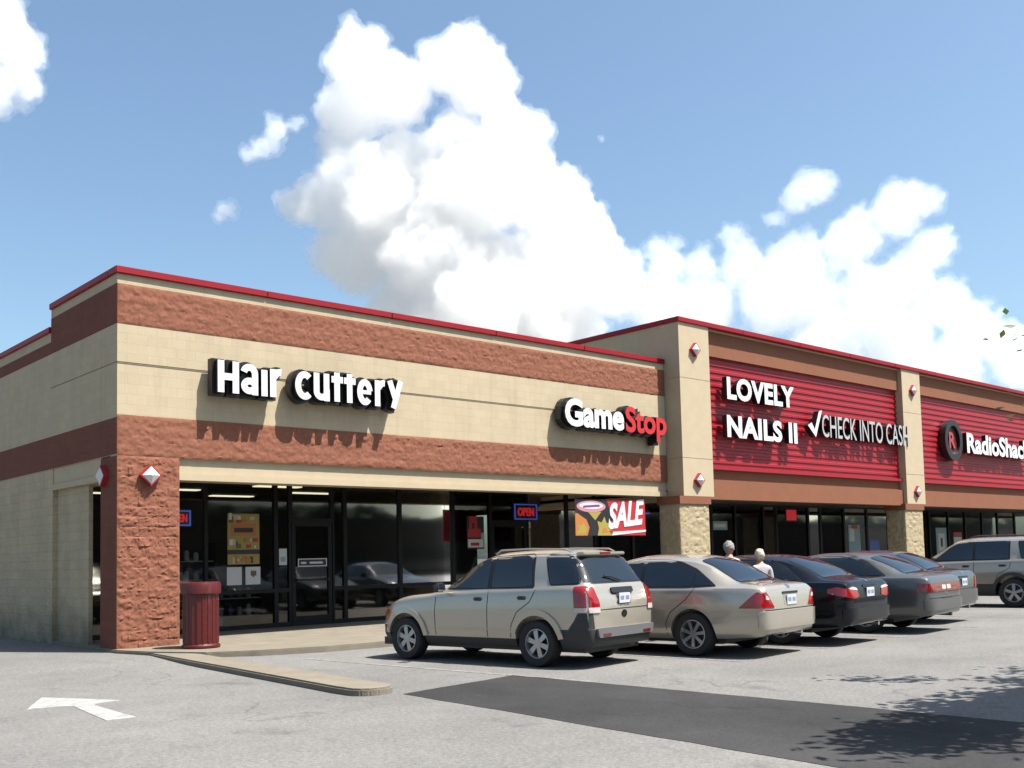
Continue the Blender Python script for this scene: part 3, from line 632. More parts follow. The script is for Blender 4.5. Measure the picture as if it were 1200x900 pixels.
def windows(bvh, t, polys, view='L', name='window', r=.04, trim=.02):
    for p in polys:
        q = round_poly(p, r); f = applique(bvh, grow(q, trim), view, name, M['black'], t, eps=.003)
        applique(bvh, q, view, 'glass', M['autoglass'], f, eps=.006)
def mirrorY(p): return [(-a, b) for a, b in p]
def finish_car(t, x, y, yaw): t.location = (x, y, LOT); t.rotation_euler = (0, 0, yaw)

def split_mesh(me, test):
    """take the faces that pass test() into a mesh of their own"""
    a = bmesh.new(); a.from_mesh(me); b = bmesh.new(); b.from_mesh(me)
    fa = [f for f in a.faces if test(f.calc_center_median())]; bmesh.ops.delete(a, geom=fa, context='FACES')
    fb = [f for f in b.faces if not test(f.calc_center_median())]; bmesh.ops.delete(b, geom=fb, context='FACES')
    m2 = bpy.data.meshes.new('part'); b.to_mesh(m2); a.to_mesh(me); a.free(); b.free()
    for m_ in me.materials: m2.materials.append(m_)
    return m2
def bisect(me, co, no):
    b = bmesh.new(); b.from_mesh(me); bmesh.ops.bisect_plane(b, geom=b.verts[:]+b.edges[:]+b.faces[:], plane_co=co, plane_no=no); b.to_mesh(me); b.free()
def add_body(me, name, mats, t):
    me.name = name; me.materials.clear()
    for m_ in mats: me.materials.append(m_)
    me.shade_smooth(); me.set_sharp_from_angle(angle=R(32)); return link(name, me, t)

def arch_lip(t, bvh, y, z, r, mat, a0, a1, side, w=.06):
    pts_o = arc(y, z, r+w, r+w, a0, a1, 22); pts_i = arc(y, z, r-.004, r-.004, a1, a0, 22)
    applique(bvh, pts_o+pts_i, 'L' if side < 0 else 'R', 'arch_lip', mat, t, eps=.028, grid=.09, skin=.045)

# ---- compact estate-style SUV
def make_suv(x, y, yaw, label):
    t = thing('parked_suv', label, 'car', group='cars parked in front of the shops')
    pm = paintmat('champagne_paint', (.47, .425, .35), .5, .27)
    # y, half width, low edge, shoulder, top, roof half width
    st = [(-.97, .70, .40, .93, .955, .60), (-.955, .80, .36, .97, 1.00, .64), (-.93, .845, .33, 1.00, 1.06, .66), (-.90, .868, .31, 1.06, 1.15, .665), (-.82, .893, .29, 1.13, 1.27, .655), (-.70, .902, .28, 1.15, 1.47, .645), (-.58, .905, .28, 1.16, 1.64, .64), (-.48, .905, .28, 1.16, 1.685, .645), (-.3, .91, .28, 1.155, 1.705, .68), (.3, .91, .28, 1.13, 1.715, .69), (.9, .91, .28, 1.11, 1.70, .685), (1.15, .91, .28, 1.10, 1.665, .675), (1.4, .91, .28, 1.09, 1.53, .68),
          (1.72, .91, .28, 1.08, 1.30, .70), (2.0, .91, .28, 1.06, 1.13, .75), (2.12, .91, .28, 1.04, 1.09, .77), (2.7, .905, .28, .98, 1.035, .76), (3.0, .885, .28, .92, .985, .72), (3.2, .84, .29, .84, .90, .66), (3.33, .77, .31, .72, .79, .58), (3.40, .68, .35, .62, .68, .50), (3.43, .58, .40, .55, .60, .42)]
    me, bvh = shell(st, None, None)
    me = cut_arches(me, [(0, .345), (2.707, .345)], .415, half=.92)
    bisect(me, (0, 0, .56), (0, 0, 1)); bisect(me, (0, -.40, 0), (0, 1, 0)); bisect(me, (0, 3.11, 0), (0, 1, 0)); bisect(me, (0, 0, .405), (0, 0, 1)); bisect(me, (0, -.93, 0), (0, 1, 0))
    bump_r = split_mesh(me, lambda c: c.y < -.40 and c.z < .56)
    bump_f = split_mesh(me, lambda c: c.y > 3.11 and c.z < .56)
    sill = split_mesh(me, lambda c: c.z < .405)
    add_body(me, 'body', [pm, M['plastic']], t); add_body(bump_r, 'rear_bumper', [M['plastic']], t); add_body(bump_f, 'front_bumper', [M['plastic']], t); add_body(sill, 'sill', [M['plastic']], t)
    b2 = applique(bvh, round_poly([(-.72, .445), (.72, .445), (.76, .58), (-.76, .58)], .03), 'B', 'bumper_step', M['plastic_grey'], t, eps=.05, skin=.07)
    applique(bvh, round_poly([(-.64, .465), (-.44, .465), (-.44, .50), (-.64, .50)], .01), 'B', 'reflector', M['lens_dark'], b2, eps=.058)
    applique(bvh, round_poly([(.44, .465), (.64, .465), (.64, .50), (.44, .50)], .01), 'B', 'reflector', M['lens_dark'], b2, eps=.058)
    for s, vw in ((-1, 'L'), (1, 'R')):
        front = [(.98, 1.155), (1.80, 1.155), (1.70, 1.24), (1.50, 1.40), (1.20, 1.565), (.98, 1.60)]
        rear = [(.10, 1.18), (.90, 1.16), (.90, 1.61), (.30, 1.635), (.18, 1.60)]
        qtr = [(-.24, 1.205), (-.735, 1.22), (-.575, 1.55), (-.51, 1.615), (-.08, 1.635)]
        f = applique(bvh, round_poly([(.06, 1.15), (1.86, 1.13), (1.76, 1.23), (1.52, 1.43), (1.22, 1.60), (.95, 1.635), (.25, 1.665), (.12, 1.62)], .03), vw, 'window_frame', M['black'], t, eps=.004)
        for p in (front, rear): applique(bvh, round_poly(p, .04), vw, 'glass', M['autoglass'], f, eps=.008)
        windows(bvh, t, [qtr], vw)
        applique(bvh, line_poly([(.94, 1.12), (.945, .8), (.955, .42)], .013), vw, 'door_seam', M['black'], t, eps=.002)
        applique(bvh, line_poly([(2.04, 1.06), (2.05, .8), (2.04, .42)], .013), vw, 'door_seam', M['black'], t, eps=.002)
        applique(bvh, line_poly([(.02, 1.13), (.12, .95), (.36, .80), (.47, .62), (.50, .42)], .013), vw, 'door_seam', M['black'], t, eps=.002)
        applique(bvh, line_poly([(.42, .555), (1.2, .55), (2.2, .545)], .012), vw, 'door_crease', pm, t, eps=.006)
        for yy, zz in ((1.14, .99), (.27, 1.01)): small_box('door_handle', M['plastic'], t, (s*.905, yy, zz), (.05, .17, .055), .02)
        mirror(t, s*1.0, 1.86, 1.17, M['plastic'], s)
        for yy, a0, a1 in ((0, 18, 170), (2.707, 12, 172)): arch_lip(t, bvh, yy, .345, .415, pm, a0, a1, s, .085)
        for yy in (0, 2.707): wheel(t, s*.80, yy, .345, s, 'six', .222)
        tl = [(-.70, 1.20), (-1.05, 1.20), (-1.05, .80), (-.72, .80), (-.715, 1.0)]
        lam = applique(bvh, round_poly([(-.665, 1.17), (-.86, 1.18), (-.90, .83), (-.71, .80)], .03), vw, 'tail_lamp', M['lens_red'], t, eps=.012, grid=.04)
        bx = [(s*.64, .80), (s*.85, .80), (s*.83, 1.15), (s*.70, 1.17)]
        applique(bvh, round_poly(bx, .03), 'B', 'lens', M['lens_red'], lam, eps=.014, grid=.04)
        applique(bvh, round_poly([(s*.65, .80), (s*.855, .80), (s*.86, .875), (s*.66, .875)], .015), 'B', 'reversing_lens', M['lens_clear'], lam, eps=.018, grid=.04)
        applique(bvh, round_poly([(-.71, .805), (-.90, .81), (-.90, .87), (-.705, .87)], .015), vw, 'reversing_lens', M['lens_clear'], lam, eps=.016, grid=.04)
        applique(bvh, round_poly([(-.58, .558), (-.92, .558), (-.90, .80), (-.76, .80), (-.70, .70)], .03), vw, 'bumper_corner', M['plastic'], t, eps=.005)
        applique(bvh, round_poly([(s*.77, .57), (s*.86, .57), (s*.86, .79), (s*.80, .79)], .02), 'B', 'bumper_corner', M['plastic'], t, eps=.006)
        applique(bvh, round_poly([(3.16, .84), (3.34, .72), (3.26, .66), (3.10, .76)], .03), vw, 'headlamp', M['amber'], t, eps=.008, grid=.05)
        rr_ = MB(); rr_.tube([(s*.58, -.45, 1.67), (s*.58, -.35, 1.715), (s*.59, .3, 1.735), (s*.58, .9, 1.725), (s*.57, 1.0, 1.67)], .013); rr_.build('roof_rail', pm, t)
    gl = round_poly([(-.76, 1.225), (.76, 1.225), (.68, 1.575), (-.68, 1.575)], .05)
    f = applique(bvh, grow(gl, .02), 'B', 'rear_window', M['black'], t, eps=.004); applique(bvh, gl, 'B', 'glass', M['autoglass'], f, eps=.008)
    wp = MB(); wp.tube([(.05, -.885, 1.24), (-.16, -.845, 1.30), (-.30, -.83, 1.31)], .012); wp.build('wiper', M['black'], f)
    sp = MB(); sp.prism([(-.60, -.54), (-.56, -.66), (.56, -.66), (.60, -.54)], 1.62, 1.668); so_ = sp.build('spoiler', pm, t, bevel=.015, smooth=50)
    hb = MB(); hb.box(-.13, .13, -.675, -.64, 1.632, 1.662); hb.build('brake_lamp', M['lens_red'], so_)
    applique(bvh, round_poly([(-.27, 1.04), (.27, 1.04), (.27, 1.13), (.19, 1.135), (.17, 1.0), (.20, .90), (-.20, .90), (-.17, 1.0), (-.19, 1.135), (-.27, 1.13)], .03), 'B', 'plate_recess', M['plastic'], t, eps=.003)
    applique(bvh, round_poly([(-.29, 1.06), (.29, 1.06), (.29, 1.14), (-.29, 1.14)], .03), 'B', 'gate_handle', M['black'], t, eps=.03, skin=.05)
    plate(t, 0, -.985, .985)
    applique(bvh, arc(0, .76, .075, .055, 0, 350, 20), 'B', 'badge', M['black'], t, eps=.006)
    applique(bvh, line_poly([(-.66, .835), (.66, .835)], .012), 'B', 'gate_seam', M['black'], t, eps=.002)
    ex = MB(); ex.tube([(.3, -.3, .30), (.5, -.82, .28)], .03); ex.build('exhaust', M['plastic_grey'], t)
    ub = MB(); ub.box(-.72, .72, -.75, 3.4, .22, .34); ub.build('underbody', M['plastic'], t)
    finish_car(t, x, y, yaw); t.scale = (.94, .975, .975); return t
# ---- saloons
def make_sedan(x, y, yaw, label, paint, S, lamps, rim, chrome=False, dark_sill=False):
    t = thing('parked_saloon', label, 'car', group='cars parked in front of the shops')
    me, bvh = shell(S['st'], None, None); wb, r, hw = S['wb'], S['r'], S['hw']
    me = cut_arches(me, [(0, r), (wb, r)], r+.045, half=hw+.01)
    yr = S['st'][0][0]; zb = S['bumper']
    bisect(me, (0, 0, zb), (0, 0, 1)); bisect(me, (0, -r-.12, 0), (0, 1, 0))
    br = split_mesh(me, lambda c: c.y < -r-.12 and c.z < zb)
    add_body(me, 'body', [paint, M['plastic']], t); br_ = add_body(br, 'rear_bumper', [paint, M['plastic']], t)
    bl = S['bumper_w']; zl = S['st'][3][2]
    applique(bvh, round_poly([(-.86, zl+.10), (.86, zl+.10), (.88, zb-.01), (-.88, zb-.01)], .05), 'B', 'bumper_face', paint, br_, eps=.032, skin=.06, grid=.06)
    applique(bvh, line_poly([(-bl, zb+.006), (bl, zb+.006)], .014), 'B', 'bumper_seam', M['black'], t, eps=.002)
    for s, vw in ((-1, 'L'), (1, 'R')):
        f = applique(bvh, round_poly(grow(S['dlo'], .022), .05), vw, 'window_frame', M['chrome'] if chrome else M['black'], t, eps=.003)
        for p in S['wins']: applique(bvh, round_poly(p, .035), vw, 'glass', M['autoglass'], f, eps=.007)
        for ln in S['seams']: applique(bvh, line_poly(ln, .012), vw, 'door_seam', M['black'], t, eps=.002)
        for yy, zz in S['handles']: small_box('door_handle', paint, t, (s*(hw-.012), yy, zz), (.045, .19, .04), .016)
        mirror(t, s*(hw+.06), S['mir'][0], S['mir'][1], paint, s)
        for yy in (0, wb): wheel(t, s*(hw-.115), yy, r, s, rim, r*.66, .22)
        lam = None
        for (vv, p, mt) in lamps:
            q = [(s*a, b) for a, b in p] if vv == 'B' else p
            o = applique(bvh, round_poly(q, .025), 'B' if vv == 'B' else vw, 'lens' if lam else 'tail_lamp', mt, lam or t, eps=.010+.003*(mt is M['lens_clear']), grid=.04); lam = lam or o
    p = round_poly(S['rg'], .06); f = applique(bvh, grow(p, .02), 'T', 'rear_window', M['black'], t, eps=.003); applique(bvh, p, 'T', 'glass', M['autoglass'], f, eps=.007)
    p = round_poly(S['ws'], .06); f = applique(bvh, grow(p, .02), 'T', 'windscreen', M['black'], t, eps=.003); applique(bvh, p, 'T', 'glass', M['autoglass'], f, eps=.007)
    for ln in S['lid']: applique(bvh, line_poly(ln, .014), 'T', 'boot_seam', M['black'], t, eps=.002)
    px_, pz_ = S['plate']; h = bvh.ray_cast(Vector((0, -4, pz_)), Vector((0, 1, 0)))
    rc = applique(bvh, round_poly([(-.21, pz_-.09), (.21, pz_-.09), (.23, pz_+.10), (-.23, pz_+.10)], .03), 'B', 'plate_recess', M['black'] if chrome else paint, t, eps=.003)
    applique(bvh, round_poly([(-.25, pz_+.09), (.25, pz_+.09), (.25, pz_+.125), (-.25, pz_+.125)], .01), 'B', 'boot_trim', M['chrome'] if chrome else M['black'], t, eps=.012, skin=.02)
    plate(t, 0, h[0].y-.016, pz_)
    em = applique(bvh, arc(0, pz_+.20, .05, .03, 0, 340, 18), 'B', 'badge', M['chrome'], t, eps=.006, grid=.05)
    ub = MB(); ub.box(-.7, .7, yr+.75, wb+.6, .20, .34); ub.build('underbody', M['plastic'], t)
    ex = MB(); ex.tube([(.52, yr+.55, .31), (.52, yr+.10, .30)], .033, 12); ex.build('exhaust', M['chrome'], t)
    finish_car(t, x, y, yaw); return t
def raised(st, d): return [(a, b, c+d, e, f, g) for a, b, c, e, f, g in st]
SED = dict(wb=2.87, r=.34, hw=.94, bumper=.70, bumper_w=.80, plate=(0, .84),
  st=[(-1.20, .62, .42, .66, .69, .5), (-1.185, .74, .34, .80, .84, .60), (-1.16, .82, .30, .97, 1.01, .66), (-1.10, .868, .27, 1.01, 1.06, .70), (-.98, .90, .25, 1.03, 1.085, .72), (-.80, .918, .24, 1.035, 1.10, .72), (-.66, .928, .23, 1.035, 1.125, .70), (-.45, .935, .22, 1.035, 1.25, .66), (-.15, .94, .21, 1.03, 1.43, .655), (.12, .94, .20, 1.03, 1.515, .66), (.5, .94, .20, 1.025, 1.55, .67), (1.0, .94, .20, 1.015, 1.555, .675), (1.4, .94, .20, 1.01, 1.51, .665), (1.75, .94, .20, 1.0, 1.38, .66),
      (2.15, .94, .20, .99, 1.16, .70), (2.4, .94, .20, .98, 1.05, .76), (2.55, .935, .20, .96, 1.02, .77), (3.1, .92, .21, .88, .95, .74), (3.5, .88, .23, .79, .86, .70), (3.68, .82, .25, .70, .77, .64), (3.78, .72, .30, .60, .66, .55), (3.80, .62, .36, .52, .57, .48)],
  dlo=[(-.36, 1.075), (.1, 1.055), (2.05, 1.045), (1.70, 1.27), (1.40, 1.41), (1.0, 1.465), (.6, 1.465), (.30, 1.425), (.0, 1.31)],
  wins=[[(-.33, 1.08), (-.02, 1.07), (-.02, 1.265), (-.1, 1.24)], [(.02, 1.07), (.92, 1.06), (.92, 1.44), (.6, 1.445), (.32, 1.405), (.02, 1.29)], [(.98, 1.06), (1.97, 1.055), (1.68, 1.25), (1.38, 1.39), (.98, 1.44)]],
  seams=[[(.95, 1.04), (.955, .7), (.97, .28)], [(2.1, 1.0), (2.1, .7), (2.1, .3)], [(-.05, 1.04), (.10, .86), (.38, .66), (.46, .5), (.46, .3)]], handles=[(.28, .86), (1.18, .855)], mir=(1.92, 1.08),
  rg=[(-.60, -.68), (.60, -.68), (.55, .0), (-.55, .0)], ws=[(-.66, 2.26), (.66, 2.26), (.56, 1.52), (-.56, 1.52)], lid=[[(-.68, -.70), (-.70, -1.06)], [(.68, -.70), (.70, -1.06)], [(-.66, -.72), (.66, -.72)]])
SED['st'] = raised(SED['st'], .06)
LAMP_GOLD = [('S', [(-.80, .74), (-1.145, .74), (-1.145, .95), (-1.08, .985)], M['lens_red']), ('B', [(.56, .74), (.852, .74), (.822, .965), (.74, .975)], M['lens_red']), ('B', [(.68, .86), (.78, .86), (.775, .92), (.74, .92)], M['lens_clear'])]
import copy
def variant(**kw):
    s = copy.deepcopy(SED)
    if 'lift' in kw: s['st'] = [(a, b, c, d+kw['lift']*(1 if -1.15 < a < 2.4 else .3), e+kw.get('roof', 0)*(1 if -.4 < a < 2 else .2)+kw['lift']*.5, f) for a, b, c, d, e, f in s['st']]
    return s
SED_BLK = variant(lift=.0, roof=-.04); SED_BLK['bumper'] = .62; SED_BLK['plate'] = (0, .86)
LAMP_BLK = [('S', [(-.86, .86), (-1.145, .80), (-1.145, .93), (-1.02, .965), (-.86, .93)], M['lens_red']), ('B', [(.44, .80), (.62, .765), (.852, .80), (.835, .94), (.66, .97), (.50, .93)], M['lens_red']), ('B', [(.47, .90), (.72, .92), (.79, .935), (.66, .96), (.52, .945)], M['lens_clear'])]
SED_GRY = variant(lift=-.01, roof=-.05); SED_GRY['bumper'] = .64; SED_GRY['plate'] = (0, .52)
LAMP_GRY = [('S', [(-.96, .76), (-1.145, .76), (-1.145, .91), (-.98, .93)], M['lens_dark']), ('B', [(.0, .76), (.852, .76), (.845, .92), (.0, .93)], M['lens_dark']), ('B', [(.62, .78), (.80, .78), (.80, .89), (.62, .89)], M['lens_red']), ('B', [(.34, .79), (.52, .79), (.52, .89), (.34, .89)], M['lens_red']), ('B', [(.03, .80), (.22, .80), (.22, .88), (.03, .88)], M['lens_clear'])]
SED_DRK = variant(lift=.01, roof=-.03)
LAMP_DRK = [('S', [(-.90, .74), (-1.145, .72), (-1.145, .95), (-.95, .97)], M['lens_red']), ('B', [(.60, .72), (.83, .72), (.825, .955), (.70, .97)], M['lens_red'])]
# ---- large two-tone SUV
def make_big_suv(x, y, yaw, label):
    t = thing('parked_suv', label, 'car', group='cars parked in front of the shops')
    pm = paintmat('pale_gold_paint', (.42, .375, .30), .5, .27)
    st = [(-1.10, .74, .50, .95, .99, .60), (-1.07, .84, .45, 1.04, 1.10, .68), (-1.02, .89, .42, 1.12, 1.30, .70), (-.94, .915, .38, 1.18, 1.62, .70), (-.86, .925, .36, 1.20, 1.74, .70), (-.7, .93, .34, 1.21, 1.78, .71), (.3, .935, .32, 1.19, 1.80, .72), (1.0, .935, .32, 1.175, 1.80, .72), (1.4, .935, .32, 1.16, 1.76, .70), (1.7, .935, .32, 1.15, 1.60, .70), (2.0, .935, .32, 1.14, 1.38, .72), (2.25, .935, .32, 1.12, 1.20, .76), (2.45, .93, .32, 1.09, 1.155, .78), (3.0, .92, .33, 1.05, 1.11, .77), (3.4, .90, .34, .98, 1.05, .74), (3.58, .85, .36, .86, .93, .68), (3.66, .76, .40, .72, .79, .58), (3.68, .66, .45, .62, .68, .5)]
    me, bvh = shell(st, None, None); me = cut_arches(me, [(0, .375), (2.89, .375)], .45, half=.945)
    bisect(me, (0, 0, .60), (0, 0, 1)); low = split_mesh(me, lambda c: c.z < .60)
    add_body(me, 'body', [pm, M['plastic']], t); add_body(low, 'cladding', [M['plastic']], t)
    for s, vw in ((-1, 'L'), (1, 'R')):
        f = applique(bvh, round_poly([(.06, 1.215), (2.05, 1.19), (1.85, 1.34), (1.60, 1.54), (1.30, 1.69), (.06, 1.70)], .03), vw, 'window_frame', M['black'], t, eps=.004)
        for p in ([(.98, 1.235), (1.93, 1.22), (1.78, 1.35), (1.56, 1.52), (1.28, 1.66), (.98, 1.67)], [(.10, 1.245), (.92, 1.235), (.92, 1.67), (.10, 1.67)]): applique(bvh, round_poly(p, .04), vw, 'glass', M['autoglass'], f, eps=.008)
        windows(bvh, t, [[(-.86, 1.25), (-.22, 1.25), (-.14, 1.68), (-.80, 1.68)]], vw)
        for ln in ([(.95, 1.18), (.95, .62)], [(2.12, 1.12), (2.12, .62)], [(.02, 1.2), (.08, 1.0), (.35, .86), (.45, .62)]): applique(bvh, line_poly(ln, .013), vw, 'door_seam', M['black'], t, eps=.002)
        for yy, zz in ((1.15, 1.06), (.24, 1.07)): small_box('door_handle', M['plastic'], t, (s*.925, yy, zz), (.05, .19, .055), .02)
        mirror(t, s*1.04, 1.93, 1.22, M['plastic'], s)
        for yy in (0, 2.89):
            arch_lip(t, bvh, yy, .375, .45, M['plastic'], -10, 190, s, .07); wheel(t, s*.82, yy, .375, s, 'five', .24, .25)
        applique(bvh, round_poly([(-.95, .80), (-1.06, .80), (-1.06, 1.20), (-.95, 1.2)], .03), vw, 'tail_lamp', M['lens_red'], t, eps=.012, grid=.04)
        rr_ = MB(); rr_.tube([(s*.62, -.7, 1.77), (s*.63, -.6, 1.83), (s*.64, .9, 1.845), (s*.63, 1.1, 1.79)], .018); rr_.build('roof_rail', M['plastic'], t)
    p = round_poly([(-.64, 2.28), (.64, 2.28), (.57, 1.52), (-.57, 1.52)], .06); f = applique(bvh, grow(p, .02), 'T', 'windscreen', M['black'], t, eps=.003); applique(bvh, p, 'T', 'glass', M['autoglass'], f, eps=.007)
    ub = MB(); ub.box(-.72, .72, -.85, 3.4, .28, .40); ub.build('underbody', M['plastic'], t)
    finish_car(t, x, y, yaw); return t
make_suv(11.0, 11.0, R(8.5), 'champagne compact SUV with black lower bumper, nearest to the kerb tongue')
make_sedan(13.52, 10.12, R(7), 'champagne saloon with triangular red tail lamps, beside the compact SUV', paintmat('gold_beige_paint', (.47, .425, .355), .5, .27), SED, LAMP_GOLD, 'seven')
make_sedan(15.92, 10.14, R(6), 'black saloon with wide red tail lamps, parked between the champagne and grey saloons', paintmat('black_blue_paint', (.006, .008, .012), .1, .2, .35), SED_BLK, LAMP_BLK, 'multi')
make_sedan(18.8, 10.2, R(6), 'dark grey saloon with a tail lamp strip across its full width', paintmat('dark_grey_paint', (.125, .13, .128), .5, .3, .4), SED_GRY, LAMP_GRY, 'multi')
make_sedan(21.3, 11.0, R(6), 'dark saloon mostly hidden behind the dark grey saloon', paintmat('graphite_paint', (.03, .032, .036), .5, .3), SED_DRK, LAMP_DRK, 'multi')
make_big_suv(27.9, 11.2, R(6), 'pale gold large SUV with black lower cladding at the edge of the row')
# ------------------------------------------------------------- street furniture and shop contents
t = thing('litter_bin', 'round maroon steel litter bin beside the brown corner pillar', 'bin', (8.24, 17.55, .06))
b = MB(); b.lathe([(.001, .02), (.27, .02), (.31, 0), (.335, .015), (.335, .05), (.30, .08), (.30, .93), (.315, .95), (.29, .97), (.001, .97)], 40); b.build('bin_body', M['bin'], t, smooth=35)
ribs = MB()
for k in range(20):
    a = 2*math.pi*k/20; c, s = math.cos(a), math.sin(a); r0, r1, w_ = .299, .312, .022
    ribs.add([(c*r-s*q, s*r+c*q, z) for z in (.09, .92) for r, q in ((r0, -w_), (r1, -w_*.6), (r1, w_*.6), (r0, w_))], [(0, 1, 5, 4), (1, 2, 6, 5), (2, 3, 7, 6), (4, 5, 6, 7), (0, 3, 2, 1)])
ribs.build('rib_ring', M['bin'], t)
b = MB(); b.lathe([(.30, .95), (.345, .96), (.35, 1.10), (.335, 1.15), (.30, 1.165), (.20, 1.15), (.17, 1.08), (.001, 1.05)], 40); b.build('lid', M['bin'], t, smooth=35)
cl = {k: plain(k, c, .5) for k, c in dict(yellow_print=(.42, .33, .06), orange_print=(.55, .20, .04), red_print=(.55, .02, .03), white_print=(.75, .75, .74), black_print=(.012, .012, .014), pink_print=(.62, .25, .30), blue_print=(.05, .12, .45), teal_print=(.25, .45, .50), brown_print=(.16, .09, .03), green_print=(.05, .22, .06), purple_print=(.18, .05, .22), cream_print=(.62, .55, .38)).items()}
def poster(name, label, cat, x0, x1, z0, z1, y, base, deco=(), th=.006, group=None):
    o = (x0, y, z0); t = thing(name, label, cat, o, group=group)
    part('sheet', cl[base], t, o, (x0, x1, y-th, y, z0, z1))
    mats = sorted(set(d[0] for d in deco)); 
    for mname in mats:
        m_ = MB(o)
        for k, (mn, a, b_, c, d) in enumerate(deco):
            if mn == mname: m_.box(x0+(x1-x0)*a, x0+(x1-x0)*b_, y-th-.003-.0006*k, y-th, z0+(z1-z0)*c, z0+(z1-z0)*d)
        m_.build('print', cl[mname], t)
    return t
yg = YG-.012
rr2 = random.Random(4)
deco = [('orange_print', .10, .90, .56, .80), ('black_print', .2, .8, .63, .72), ('black_print', 0, 1, .20, .29)]
for k in range(30):
    a = rr2.uniform(0, .85); c = rr2.choice([.02, .06, .32, .38, .44, .82, .88]); deco.append((rr2.choice(['black_print', 'brown_print', 'cream_print', 'orange_print', 'white_print', 'red_print']), a, a+rr2.uniform(.06, .16), c, c+rr2.uniform(.05, .13)))
poster('window_poster', 'tall yellow poster with orange panel on the storefront glass', 'poster', 10.72, 11.5, 1.52, 2.66, yg, 'yellow_print', deco)
poster('window_notice', 'white notice under the yellow poster, the left one', 'notice', 10.70, 11.06, 1.06, 1.46, yg, 'white_print')
poster('window_notice', 'white notice with a dark picture under the yellow poster', 'notice', 11.15, 11.52, 1.06, 1.46, yg, 'white_print', [('brown_print', .35, .72, .5, .78), ('red_print', .45, .6, .42, .5)])
poster('window_notice', 'small white notice on the narrow pane left of the first door', 'notice', 12.0, 12.2, 1.48, 1.86, yg, 'white_print', [('teal_print', .2, .8, .2, .5)])
poster('door_plaque', 'black plaque with white border across the first glass door', 'sign', 12.46, 13.24, 1.43, 1.62, yg-.05, 'black_print', [('white_print', 0, 1, 0, .12), ('white_print', 0, 1, .88, 1), ('white_print', 0, .03, 0, 1), ('white_print', .97, 1, 0, 1), ('white_print', .1, .28, .35, .6), ('white_print', .4, .85, .35, .6)])
poster('window_poster', 'red and white sale poster low on the dark glass behind the compact SUV', 'poster', 17.62, 18.22, 1.78, 2.66, yg, 'black_print', [('red_print', .15, .6, .58, 1), ('red_print', .05, .8, .36, .62), ('black_print', .3, .45, .62, .8), ('white_print', .05, .95, .05, .30), ('teal_print', .82, 1, .3, .5), ('red_print', .2, .7, .1, .2)])
poster('window_poster', 'pale blue poster on the glass left of the second stone column', 'poster', 37.2, 38.1, 1.2, 2.5, 21.585, 'teal_print', [('white_print', .1, .5, .5, .9), ('red_print', .3, .8, .88, 1)])
poster('window_poster', 'deep blue poster on the glass beside the second stone column', 'poster', 38.8, 39.6, 1.2, 1.9, 21.585, 'blue_print')
poster('window_poster', 'grey and white poster on the glass behind the large gold SUV', 'poster', 44.6, 45.6, 1.1, 2.4, 21.585, 'teal_print', [('white_print', .2, .8, .2, .8), ('black_print', .4, .6, .35, .65)])
poster('window_poster', 'white poster with red top on the glass behind the large gold SUV', 'poster', 46.3, 47.1, 1.3, 2.2, 21.585, 'white_print', [('red_print', 0, 1, .75, 1)])
poster('window_notice', 'pale notice high on the glass right of the first stone column', 'notice', 28.5, 29.3, 2.3, 2.6, 21.585, 'teal_print', [('white_print', .1, .9, .3, .7)])
M['neon_red'] = plain('red_neon', (.5, .01, .01), .4, emit=(1, .04, .06), estr=.10); M['neon_blue'] = plain('blue_neon', (.02, .08, .5), .4, emit=(.10, .2, 1), estr=.09)
def open_sign(label, x0, x1, z0, z1, y):
    o = (x0, y, z0); t = thing('open_sign', label, 'sign', o); part('backing', M['black'], t, o, (x0, x1, y-.02, y, z0, z1))
    r = MB(o); w, h = x1-x0, z1-z0; stroke(r, [(x0+.06*w, z0+.1*h), (x1-.06*w, z0+.1*h), (x1-.06*w, z1-.1*h), (x0+.06*w, z1-.1*h)], .03, y-.05, y-.02, 0, 0, closed=True); r.build('border_tube', M['neon_blue'], t)
    place_text('OPEN', x0+.17*w, y-.05, z0+.27*h, w*.66, h*.46, .03, [M['neon_red'], M['neon_red']], 'lettering', t, o, bold=.04)
open_sign('lit OPEN sign with blue border in the dark window above the compact SUV', 19.28, 20.22, 2.55, 3.06, YG-.02)
open_sign('lit OPEN sign with blue border beside the brown corner pillar', 9.28, 9.86, 2.36, 2.74, YG-.02)
t = thing('neon_strip', 'blue neon strip in the window between banner and stone column', 'sign', (24.5, 21.55, 2.78)); part('backing', M['black'], t, (24.5, 21.55, 2.78), (24.45, 25.2, 21.56, 21.59, 2.74, 2.92)); nb = MB((24.5, 21.55, 2.78)); nb.tube([(24.5, 21.54, 2.83), (25.15, 21.54, 2.83)], .03); nb.build('tube', M['neon_blue'], t)
t = thing('square_sign', 'lit red square sign high in the dark shop window', 'sign', (32.9, 21.5, 2.6)); of = (32.9, 21.5, 2.6); part('face', M['neon_red'], t, of, (32.92, 33.55, 21.56, 21.58, 2.66, 3.04)); part('frame', M['black'], t, of, (32.87, 33.6, 21.58, 21.595, 2.61, 3.09))
poster('window_notice', 'small white card just below the OPEN sign above the compact SUV', 'notice', 19.6, 19.95, 2.36, 2.5, yg, 'white_print', [('black_print', .1, .9, .4, .6)])
